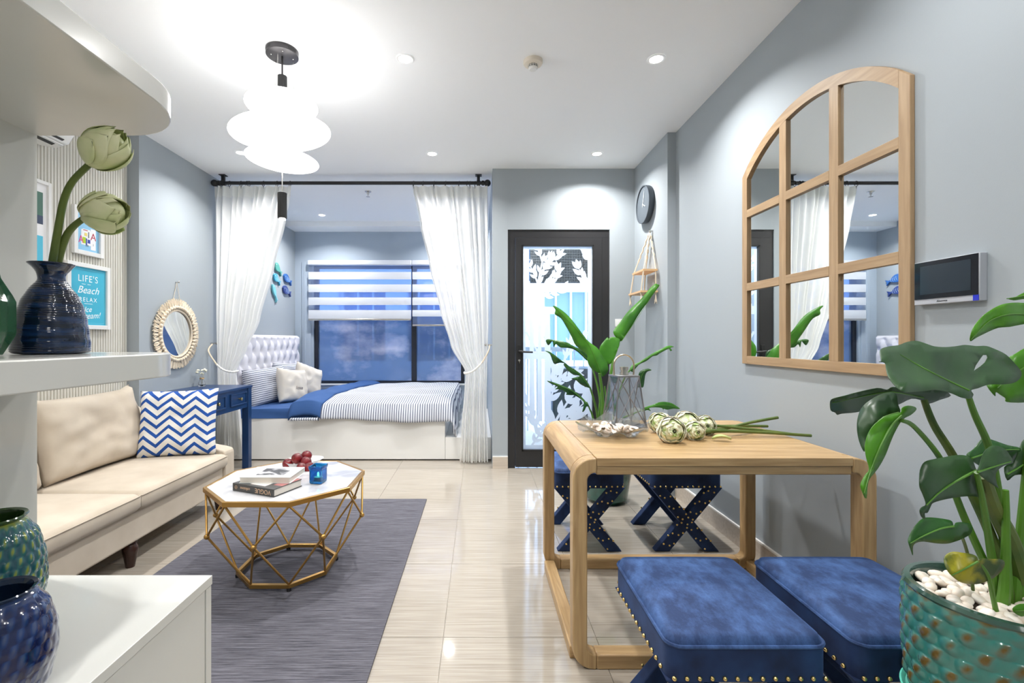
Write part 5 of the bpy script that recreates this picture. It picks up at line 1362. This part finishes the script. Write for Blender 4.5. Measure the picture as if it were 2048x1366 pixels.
def stalk(par, pts, r0, r1, m, name='leaf_stalk'):
    q = catmull([P(*p) for p in pts], 6, closed=False)
    return obj(name, MB().tube(q, [lerp(r0, r1, k / (len(q) - 1)) for k in range(len(q))], 10), m, par)

# ---- tall banana-like plant between the far stools
pcx, pcy = .93, 3.40
t = thing('potted_strelitzia', 'tall green plant with long split leaves between the table and the door', 'plant', (pcx, pcy, 0))
Z = lambda pts: [(1080 + a / 4.711, 560 + b / 4.711) for a, b in pts]
M_pot2 = glaze('teal_glaze_far', (.02, .09, .07), (.03, .16, .13), (.25, .22, .05))
obj('plant_pot', MB().lathe([(.12, .002), (.15, .03), (.175, .20), (.178, .38), (.186, .40), (.178, .41), (.165, .40), (.16, .36), (.001, .36)], (pcx, pcy, 0), 48), M_pot2, t)
obj('soil', MB().lathe([(.001, .372), (.160, .370)], (pcx, pcy, 0), 32, cap=False), mat('soil', (.03, .02, .012), 1), t)
Zs = lambda pts: [(1080 + a / 4.711, 560 + b / 4.711, y) for a, b, y in pts]
def zst(pts, r0=.011, r1=.006, m=None): stalk(t, Zs(pts), r0, r1, m or M_stem)
base = (590, 1760, 3.40)
zst([(600, 1700, 3.42), (625, 1310, 3.42), (650, 1000, 3.42), (690, 760, 3.44)], .017, .010)
leaf(t, Z([(1105, 40), (1088, 35), (1040, 75), (950, 180), (880, 245), (810, 320), (745, 410), (700, 465), (690, 490), (700, 520), (725, 550), (755, 577), (780, 560), (860, 440), (940, 310), (1020, 200), (1100, 90), (1125, 50)]),
     Z([(1115, 50), (1015, 210), (900, 385), (770, 575)]), 3.46, .02, 0, M_green, .025, .012)
leaf(t, Z([(755, 575), (735, 548), (700, 538), (665, 540), (645, 552), (635, 540), (590, 590), (565, 630), (558, 690), (580, 740), (615, 775), (655, 795), (690, 760), (725, 680)]), Z([(765, 580), (720, 680), (690, 760)]), 3.44, 0, 0, M_green, .03, .012)
zst([(590, 1700, 3.38), (592, 1310, 3.38), (585, 1060, 3.36), (560, 880, 3.33)], .017, .009)
leaf(t, Z([(120, 245), (150, 248), (240, 310), (330, 410), (440, 560), (500, 610), (550, 650), (590, 720), (635, 790), (640, 860), (590, 912), (575, 880), (540, 870), (480, 830), (445, 760), (440, 700), (340, 620), (300, 540), (240, 430), (195, 360), (140, 325), (145, 280)]),
     Z([(135, 252), (250, 370), (340, 460), (450, 595), (520, 740), (585, 905)]), 3.32, .02, .03, M_green, .03, .015)
zst([(570, 1700, 3.36), (545, 1310, 3.36), (510, 1140, 3.32), (470, 1010, 3.28)], .011, .006)
leaf(t, Z([(45, 668), (80, 672), (130, 700), (220, 770), (300, 830), (380, 880), (440, 950), (475, 1015), (440, 1010), (385, 985), (340, 945), (295, 928), (375, 905), (310, 890), (260, 850), (222, 800), (228, 785), (185, 780), (135, 792), (110, 740), (90, 695)]),
     Z([(50, 668), (220, 772), (370, 880), (470, 1010)]), 3.26, .03, .0, M_greend, .06, .02)
zst([(600, 1500, 3.5), (560, 1100, 3.5), (500, 850, 3.5), (440, 735, 3.48)], .009, .005)
leaf(t, Z([(55, 570), (75, 556), (110, 560), (200, 575), (260, 590), (330, 630), (400, 655), (440, 690), (445, 760), (400, 720), (330, 660), (260, 640), (190, 635), (150, 605), (130, 635), (118, 580), (105, 590), (80, 615), (65, 600)]),
     Z([(60, 562), (200, 590), (330, 645), (440, 740)]), 3.46, .03, .0, M_greend, .05, .02)
zst([(560, 1700, 3.34), (500, 1310, 3.34), (470, 1220, 3.32), (440, 1150, 3.30)], .009, .004)
leaf(t, Z([(65, 950), (100, 955), (160, 975), (250, 1010), (320, 1045), (400, 1110), (450, 1170), (470, 1200), (440, 1190), (420, 1230), (398, 1240), (412, 1150), (330, 1090), (290, 1085), (245, 1080), (250, 1062), (190, 1030), (140, 1030), (165, 1005), (100, 975)]),
     Z([(70, 952), (160, 985), (310, 1050), (440, 1165)]), 3.24, .03, 0, M_greend, .06, .02)
zst([(650, 1600, 3.38), (700, 1250, 3.36), (780, 960, 3.32), (850, 845, 3.30)], .008, .005)
leaf(t, Z([(845, 840), (870, 800), (930, 775), (1000, 730), (1080, 680), (1150, 645), (1215, 618), (1262, 630), (1230, 640), (1245, 662), (1225, 668), (1210, 650), (1130, 690), (1100, 712), (1060, 720), (1000, 765), (930, 800), (880, 860), (860, 862)]),
     Z([(1255, 628), (1150, 668), (1000, 745), (850, 848)]), 3.27, -.02, 0, M_green, .05, .02)
leaf(t, Z([(920, 1005), (925, 930), (935, 870), (970, 845), (1020, 835), (1050, 850), (1010, 865), (990, 905), (975, 1005), (945, 1010)]), Z([(1045, 845), (985, 860), (950, 930), (940, 1005)]), 3.34, 0, 0, M_greend, .05, .02)
leaf(t, Z([(668, 930), (690, 905), (715, 905), (735, 930), (740, 960), (710, 972), (680, 965)]), Z([(690, 920), (735, 965)]), 3.44, 0, 0, M_greend, .05, 0)
zst([(650, 1600, 3.32), (760, 1330, 3.30), (860, 1270, 3.28), (950, 1230, 3.26)], .007, .004)
leaf(t, Z([(945, 1240), (960, 1215), (1010, 1190), (1060, 1175), (1120, 1152), (1180, 1148), (1240, 1160), (1290, 1190), (1318, 1216), (1260, 1212), (1200, 1222), (1165, 1215), (1162, 1235), (1150, 1208), (1080, 1200), (1030, 1208), (1045, 1235), (1010, 1225), (970, 1240)]),
     Z([(1315, 1214), (1200, 1180), (1080, 1190), (950, 1232)]), 3.26, -.02, 0, M_green, .05, .02)
for k, (a, b) in enumerate(((630, 1000), (690, 1050), (560, 1000))): zst([(600 + 20 * k, 1700, 3.42 + .02 * k), (a, 1310, 3.43), (a + 20 * (k - 1), b, 3.44)], .010, .004)

# ================================================================== GLAZED POTS WITH SCALE RELIEF
def scalepot(prof, c, n, nz, rows, cols, amp, lip=.0):
    """prof: list (r,z); relief: staggered scale pattern between z0 and z1; returns mesh with 'relief' attribute"""
    zs = [p[1] for p in prof]
    def rad(z):
        for (r0, z0), (r1, z1) in zip(prof, prof[1:]):
            if z0 <= z <= z1: q = (z - z0) / max(z1 - z0, 1e-9); return r0 + (r1 - r0) * (q * q * (3 - 2 * q) * .5 + q * .5)
        return prof[-1][0]
    mb = MB(); at = []; z0, z1 = zs[0], zs[-1]
    for j in range(nz + 1):
        z = lerp(z0, z1, j / nz)
        for i in range(n):
            a = 2 * PI * i / n; rr = rad(z); tz_ = (z1 - z) / (z1 - z0) * rows; row = math.floor(tz_); fz = tz_ - row
            fa = (a / (2 * PI) * cols + (.5 if row % 2 else 0)) % 1 - .5
            e = min(1, (z1 - z) / .02) * min(1, (z - z0) / .02)
            d = math.hypot(fa * 1.5, (fz - .45) * 1.0)
            bump = max(0, 1 - (d / .62) ** 2) ** 1
            rel = max(0, 1 - math.hypot(fa * 2.9 + .7 * (fz - .4), (fz - .34) * 1.15)) ** .8
            mb.v.append(Vector((c[0] + (rr + amp * bump * e) * math.cos(a), c[1] + (rr + amp * bump * e) * math.sin(a), c[2] + z)))
            at.append(rel * e + .9 * max(0, 1 - (z1 - z) / .012))
    for j in range(nz):
        for i in range(n): mb.f.append((j * n + i, j * n + (i + 1) % n, (j + 1) * n + (i + 1) % n, (j + 1) * n + i))
    mb.f.append(tuple(range(n - 1, -1, -1))); mb.attr = at; return mb
# planter with monstera
qx, qy, rimz = 1.048, .948, .650
pr_ = .137
t = thing('planter', 'large teal and ochre scale-glazed planter on its saucer, lower right', 'planter', (qx, qy, 0))
M_gl = glaze('teal_glaze', (.035, .20, .17), (.06, .20, .17), (.12, .075, .012))
obj('planter_body', scalepot([(.128, 0), (.133, .03), (.137, .10), (.138, .19), (pr_, .228)], (qx, qy, .420), 260, 130, 7.5, 19, .0055), M_gl, t, ang=180)
obj('planter_rim', MB().lathe([(pr_ - .001, .640), (pr_ + .002, .648), (pr_ - .002, .655), (pr_ - .012, .656), (pr_ - .017, .648), (pr_ - .018, .60), (.001, .60)], (qx, qy, 0), 96, cap=False), mat('rim_glaze', (.03, .08, .06), .1, coat=.6), t)
obj('saucer', MB().lathe([(.10, .404), (.134, .406), (.142, .418), (.139, .420), (.132, .414), (.001, .414)], (qx, qy, 0), 64, cap=False), mat('saucer_glaze', srgb(96, 190, 170), .15), t)
ps = thing('plant_stand', 'round teal stand holding the saucer and planter', 'plant stand', (qx, qy, 0))
obj('stand_body', MB().lathe([(.11, 0), (.125, .02), (.135, .20), (.125, .39), (.12, .404), (.001, .404)], (qx, qy, 0), 48), mat('saucer_glaze', (0, 0, 0)), ps)
rn = random.Random(21); pp = []
for k in range(4):
    m_ = MB().ell((0, 0, 0), .0125 * (1 + .12 * k), .0100 * (1 + .05 * k), .0070 + .0008 * k, n=12, m=8)
    for p in m_.v: p += p.normalized() * .0016 * noise.noise(p * 90 + Vector((k, 0, 0)))
    pp.append(m_)
pob = []; placed = []; tries = 0; ip = 0
while len(placed) < 118 and tries < 6000:
    tries += 1; a = rn.uniform(0, 2 * PI); r_ = .112 * math.sqrt(rn.random()); x, y = qx + r_ * math.cos(a), qy + r_ * math.sin(a)
    if math.hypot(x - 1.095, y - .95) < .022: continue
    if any((x - a_) ** 2 + (y - b_) ** 2 < .0172 ** 2 for a_, b_ in placed): continue
    placed.append((x, y))
for x, y in placed:
    k = ip % 4
    if ip < 4: o = obj('pebble', pp[k], M_peb, ang=180); pob.append(o)
    else: o = pob[k].copy(); C.objects.link(o)
    ip += 1
    o.location = (x, y, .638 + rn.uniform(-.004, .006)); o.rotation_euler = (rn.uniform(-.5, .5), rn.uniform(-.5, .5), rn.uniform(0, 6)); tag(o, 'smooth white pebble covering the soil in the teal planter', 'pebble', 'white pebbles in the teal planter')
obj('soil', MB().lathe([(.001, .632), (pr_ - .018, .630)], (qx, qy, 0), 48, cap=False), mat('soil', (0, 0, 0)), t)

t = thing('monstera_plant', 'monstera plant with broad glossy leaves growing from the teal planter', 'plant', (1.095, .95, .63))
A4 = lambda pts: [(1600 + a / 2.529, 460 + b / 2.529) for a, b in pts]
A1 = lambda pts: [(1660 + a / 4.554, 560 + b / 4.554) for a, b in pts]
A2 = lambda pts: [(1780 + a / 3.414, 820 + b / 3.414) for a, b in pts]
# big top leaf
leaf(t, A1([(455, 660), (470, 625), (540, 605), (620, 595), (700, 565), (790, 556), (870, 580), (950, 606), (1050, 612), (1150, 603), (1230, 592), (1330, 603), (1420, 602), (1500, 630), (1600, 680), (1680, 760), (1735, 830), (1738, 880), (1690, 930), (1600, 948), (1500, 948), (1430, 955), (1350, 985), (1285, 1005), (1305, 1045), (1280, 1078), (1200, 1070), (1130, 1040), (1070, 1020), (960, 1000), (860, 1010), (740, 1020), (660, 1015), (590, 960), (530, 880), (510, 800), (500, 755), (445, 745), (465, 735)]),
     A1([(640, 680), (800, 775), (960, 860), (1100, 930), (1260, 1005)]), .86, .06, -.12, M_monst, -.03, .014, hole=A1([(1306, 830), (1325, 780), (1370, 715), (1395, 682), (1425, 682), (1433, 705), (1410, 750), (1370, 785)]), ribr=.0024)
stalk(t, [(1936, 790, .88), (1950, 830, .90), (1978, 895, .93), (1995, 980, .95), (2010, 1100, .96), (2016, 1215, .955)], .0045, .009, M_stem)
# leaf behind left
leaf(t, A1([(0, 1110), (30, 1080), (130, 1055), (260, 1020), (430, 985), (520, 1000), (570, 975), (700, 990), (860, 1000), (1000, 990), (1100, 1050), (1000, 1090), (900, 1125), (850, 1100), (740, 1080), (620, 1135), (500, 1160), (350, 1180), (230, 1205), (110, 1215), (65, 1226), (45, 1205), (5, 1185)]),
     A1([(20, 1120), (300, 1060), (560, 1020), (850, 1075)]), .99, .03, .15, M_monst, .02, .02, ribr=.002)
stalk(t, [(1848, 800, .99), (1868, 850, .98), (1905, 910, .97), (1945, 990, .97), (1985, 1080, .965), (2020, 1200, .96)], .006, .010, M_stemd)
# folded young leaf
leaf(t, A4([(485, 830), (440, 822), (380, 845), (320, 890), (295, 940), (288, 1000), (300, 1070), (325, 1122), (330, 1080), (345, 1030), (380, 980), (440, 940), (505, 925), (495, 880)]), A4([(330, 1110), (400, 965), (500, 925)]), .845, .02, 0, M_monst, .10, .01)
leaf(t, A4([(505, 925), (515, 900), (545, 888), (580, 895), (586, 910), (560, 935), (515, 962), (470, 1040), (430, 1140), (390, 1210), (345, 1270), (335, 1358), (312, 1320), (306, 1285), (330, 1240), (350, 1210), (335, 1150), (328, 1090), (345, 1030), (380, 980), (440, 940)]), A4([(325, 1330), (370, 1180), (450, 1010), (515, 940)]), .82, .05, 0, M_monstl, .06, .01)
stalk(t, [(1804, 841, .83), (1830, 855, .86), (1880, 916, .90), (1905, 975, .93), (1935, 1050, .95), (1990, 1170, .955)], .0035, .007, M_stem)
# right upper leaves
leaf(t, A4([(860, 562), (866, 520), (885, 480), (930, 430), (1000, 385), (1070, 368), (1160, 375), (1230, 420), (1240, 480), (1180, 470), (1110, 480), (1060, 490), (1000, 495), (940, 520), (890, 545)]), A4([(865, 555), (960, 460), (1080, 425), (1235, 440)]), .93, .03, 0, M_monstl, .04, .02)
leaf(t, A4([(1045, 345), (1080, 345), (1120, 322), (1180, 300), (1220, 320), (1180, 345), (1120, 350), (1080, 356)]), A4([(1045, 348), (1120, 335), (1210, 315)]), .95, 0, 0, M_monstl, .04, 0)
leaf(t, A4([(1180, 590), (1133, 600), (1090, 625), (1050, 650), (1000, 720), (930, 740), (945, 790), (985, 840), (990, 820), (1015, 835), (1040, 852), (1045, 870), (1133, 872), (1200, 850), (1240, 740), (1230, 640)]), A4([(1000, 800), (1080, 730), (1230, 640)]), .95, .0, .0, M_monstl, .04, .02)
stalk(t, [(2062, 780, .95), (2056, 900, .96), (2045, 1020, .96), (2036, 1120, .96), (2030, 1210, .955)], .005, .009, M_stem)
stalk(t, [(2075, 640, .95), (2078, 850, .96), (2062, 1040, .96), (2040, 1210, .955)], .004, .008, M_stem)
# lower leaf
leaf(t, A2([(200, 480), (205, 410), (235, 355), (300, 335), (380, 320), (450, 308), (520, 312), (560, 340), (580, 390), (590, 420), (580, 450), (610, 500), (635, 590), (560, 588), (480, 592), (400, 605), (340, 618), (290, 635), (275, 660), (255, 700), (235, 705), (240, 745), (215, 730), (203, 690), (215, 665), (245, 645), (225, 580), (203, 530)]),
     A2([(250, 650), (330, 570), (430, 500), (520, 450), (590, 415)]), .855, .05, 0, M_monst, .04, .015, ribr=.0028)
leaf(t, A2([(600, 425), (615, 360), (640, 290), (680, 250), (720, 243), (780, 265), (810, 300), (840, 358), (790, 375), (745, 400), (720, 440), (728, 500), (740, 533), (700, 510), (650, 475)]), A2([(825, 352), (720, 385), (600, 425)]), .87, .03, 0, M_monst, .05, .01, ribr=.002)
stalk(t, [(1953, 945, .865), (1965, 1000, .89), (1975, 1060, .92), (1984, 1120, .94), (1994, 1210, .95)], .004, .008, M_stem)
leaf(t, A2([(520, 305), (570, 265), (620, 200), (640, 188), (700, 205), (800, 240), (890, 262), (870, 310), (840, 350), (760, 380), (660, 390), (600, 375), (560, 345)]), A2([(880, 270), (720, 280), (560, 330)]), .97, 0, 0, M_greend, .05, .02)
leaf(t, A2([(915, 200), (880, 270), (845, 350), (780, 390), (800, 480), (850, 445), (930, 440), (1010, 430), (1060, 300), (1000, 210)]), A2([(1040, 280), (900, 380), (800, 440)]), .96, 0, 0, M_monst, .05, .02)
# dark drooping leaf with brown tip
leaf(t, A2([(155, 992), (140, 950), (125, 905), (128, 870), (165, 800), (210, 750), (250, 733), (330, 738), (400, 750), (425, 765), (435, 792), (450, 770), (490, 766), (540, 775), (560, 800), (555, 835), (520, 865), (450, 895), (380, 912), (300, 908), (230, 898), (180, 905), (155, 930)]), A2([(140, 910), (230, 860), (350, 810), (435, 795)]), .87, .03, 0, M_greend, .04, .01)
stalk(t, [(1918, 1060, .89), (1930, 1090, .92), (1940, 1130, .94), (1946, 1180, .955)], .0025, .003, M_stemd)
# yellowing leaf over the pebbles
leaf(t, A2([(368, 1020), (385, 985), (430, 968), (500, 975), (560, 985), (595, 1005), (600, 1035), (620, 1015), (700, 1018), (768, 1022), (780, 1060), (750, 1110), (690, 1155), (610, 1185), (540, 1188), (470, 1170), (410, 1120), (380, 1070)]), A2([(420, 1130), (500, 1090), (600, 1035)]), .875, .0, 0, M_yell, .04, .01)
stalk(t, [(1955, 1122, .88), (1975, 1150, .89), (1985, 1190, .90), (1992, 1222, .905)], .003, .0045, M_stem)
stalk(t, [(2011, 980, .92), (2012, 1080, .925), (2010, 1160, .93), (2005, 1220, .93)], .005, .011, M_stem)
stalk(t, [(1965, 950, .90), (1985, 1010, .93), (2020, 1080, .95), (2045, 1160, .96)], .011, .017, M_stemd, 'main_stem')
leaf(t, [(2025, 1218), (2040, 1208), (2070, 1210), (2085, 1225), (2060, 1235), (2035, 1230)], [(2030, 1222), (2080, 1220)], .87, 0, 0, M_monstl, .02, 0)

# ================================================================== FOREGROUND SHELF UNIT
YF_, XS = .928, -.550
t = thing('shelf_unit', 'white open shelf unit with rounded end shelves at the left edge', 'shelf unit', (-.75, .6, .7))
def rounded_board(z0, z1, Rr=.14):
    pts = [(-1.25, -.10), (XS, -.10)]
    for k in range(13): a = R(7.5 * k); pts.append((XS - Rr + Rr * math.cos(a), YF_ - Rr + Rr * math.sin(a)))
    pts.append((-1.25, YF_)); return MB().prism(pts, 2, z0, z1)
obj('upper_shelf', rounded_board(1.577, 1.617), M_shelf, t, bev=.002, ang=50)
obj('middle_shelf', rounded_board(1.105, 1.146), M_shelf, t, bev=.002, ang=50)
obj('side_panel', MB().box(-.918, -.881, -.10, YF_ - .001, .702, 1.105).box(-.918, -.881, -.10, YF_ - .001, 1.146, 1.577).box(-.918, -.881, -.1, YF_ - .001, 1.617, 2.4), M_shelf, t, smooth=False)
cb = thing('low_cabinet', 'white low cabinet under the shelf unit, lower left', 'cabinet', (-.9, .5, 0))
obj('cabinet_top', MB().box(-1.25, -.533, -.10, YF_ + .002, .682, .700), M_shelf, cb, smooth=False, bev=.001)
obj('side_board', MB().box(-.552, -.535, -.10, YF_ - .020, .06, .681), M_shelf, cb, smooth=False, bev=.0008)
obj('end_board', MB().box(-1.25, -.534, YF_ - .018, YF_, .06, .681), M_shelf, cb, smooth=False, bev=.0008)
obj('toe_kick', MB().box(-1.23, -.56, -.08, YF_ - .03, 0, .06), M_black, cb, smooth=False)
# navy ribbed vase
vx, vy, vz = -.735, .800, 1.1465
t = thing('navy_vase', 'navy ribbed ceramic vase on the middle shelf holding two lotus buds', 'vase', (vx, vy, vz))
M_nv = mat('navy_glaze', (.01, .03, .10), .1, coat=.5); vary(M_nv, (.003, .007, .022), (.010, .040, .13), (6, 6, 60), 2.5, 5, .40, .74)
vp = [(.040, .0), (.050, .002), (.0525, .010), (.0505, .035), (.047, .060), (.0425, .080), (.035, .100), (.026, .115), (.0195, .125), (.0185, .132), (.021, .140), (.0275, .149), (.0315, .1535), (.0305, .1545), (.024, .148), (.016, .135), (.016, .12), (.001, .11)]
pf_ = catmull([Vector((a, b)) for a, b in vp], 16, closed=False)
obj('vase_body', MB().lathe([(p[0] + (.00035 * math.sin(p[1] * 1650) if .003 < p[1] < .125 and i_ < 130 else 0), p[1]) for i_, p in enumerate(pf_)], (vx, vy, vz), 64, cap=False, fn=lambda a, z, i: .0004 * math.sin(3 * a + z * 300)), M_nv, t, ang=60)
for (sp_pts, hd_, dr_, L_, r_, lb, sd) in (
    ([(100, 560, .80), (106, 520, .80), (117, 455, .80), (128, 400, .80), (146, 362, .80), (181, 327, .795)], (181, 327, .795), (.72, -.1, .55), .078, .0335, 'upper lotus bud in the navy vase', 3),
    ([(112, 560, .81), (117, 520, .81), (132, 474, .81), (148, 452, .805), (172, 434, .80)], (172, 434, .80), (1, -.1, .18), .074, .033, 'lower lotus bud in the navy vase', 8)):
    h = P(*hd_); f_ = thing('lotus_bud', lb, 'flower', h, 0, 'lotus buds standing in the navy vase')
    q = catmull([P(*p) for p in sp_pts], 6, closed=False)
    obj('flower_stem', MB().tube(q, [.0062 - .0012 * k / len(q) for k in range(len(q))], 12), M_stemd, f_)
    lotus(f_, aim(dr_, (0, 0, 0), sd), L_, r_, .80, sd)
    obj('bud_joint', MB().ell((0, 0, 0), .006, .006, .004, n=10, m=6), mat('joint_brown', (.05, .035, .01), .8), f_, world=False)
# green faceted glass jar
gx_, gy_ = -.745, .700
t = thing('green_glass_jar', 'green faceted glass jar on the middle shelf beside the navy vase', 'jar', (gx_, gy_, vz))
obj('glass_body', MB().lathe([(.001, .001), (.020, .001), (.034, .030), (.035, .036), (.035, .082), (.031, .092), (.018, .118), (.015, .135), (.0125, .135), (.014, .118), (.029, .088), (.032, .080), (.032, .036), (.018, .006), (.001, .005)], (gx_, gy_, vz), 10, cap=False), M_glassg, t, smooth=False)
# green and blue pots on the cabinet
M_gp = glaze('green_pot_glaze', (.012, .075, .10), (.02, .12, .11), (.22, .26, .03)); M_bp = glaze('blue_pot_glaze', (.006, .012, .06), (.008, .028, .12), (.035, .06, .14))
def jar(name, label, c, r_, h, m, rimm, cols, rows, amp=.0018):
    t = thing(name, label, 'pot', c)
    obj('pot_body', scalepot([(r_ * .70, 0), (r_ * .88, h * .15), (r_, h * .40), (r_ * .98, h * .60), (r_ * .86, h * .80), (r_ * .66, h * .93), (r_ * .58, h * .96)], c, 220, 110, rows, cols, amp), m, t, ang=180)
    obj('pot_rim', MB().lathe([(r_ * .58, h * .955), (r_ * .64, h * .975), (r_ * .67, h * .99), (r_ * .65, h), (r_ * .58, h * .99), (r_ * .54, h * .95), (r_ * .62, h * .85), (r_ * .8, h * .5), (.001, h * .1)], c, 72, cap=False), rimm, t)
jar('green_pot', 'green scale-glazed pot standing on the low white cabinet', (-.772, .735, .7005), .0665, .190, M_gp, mat('olive_rim', (.03, .07, .02), .12, coat=.5), 26, 11)
jar('blue_pot', 'dark blue scale-glazed pot in front of the green pot', (-.622, .600, .7005), .0600, .146, M_bp, mat('navy_rim', (.008, .02, .05), .1, coat=.5), 24, 9, .0007)
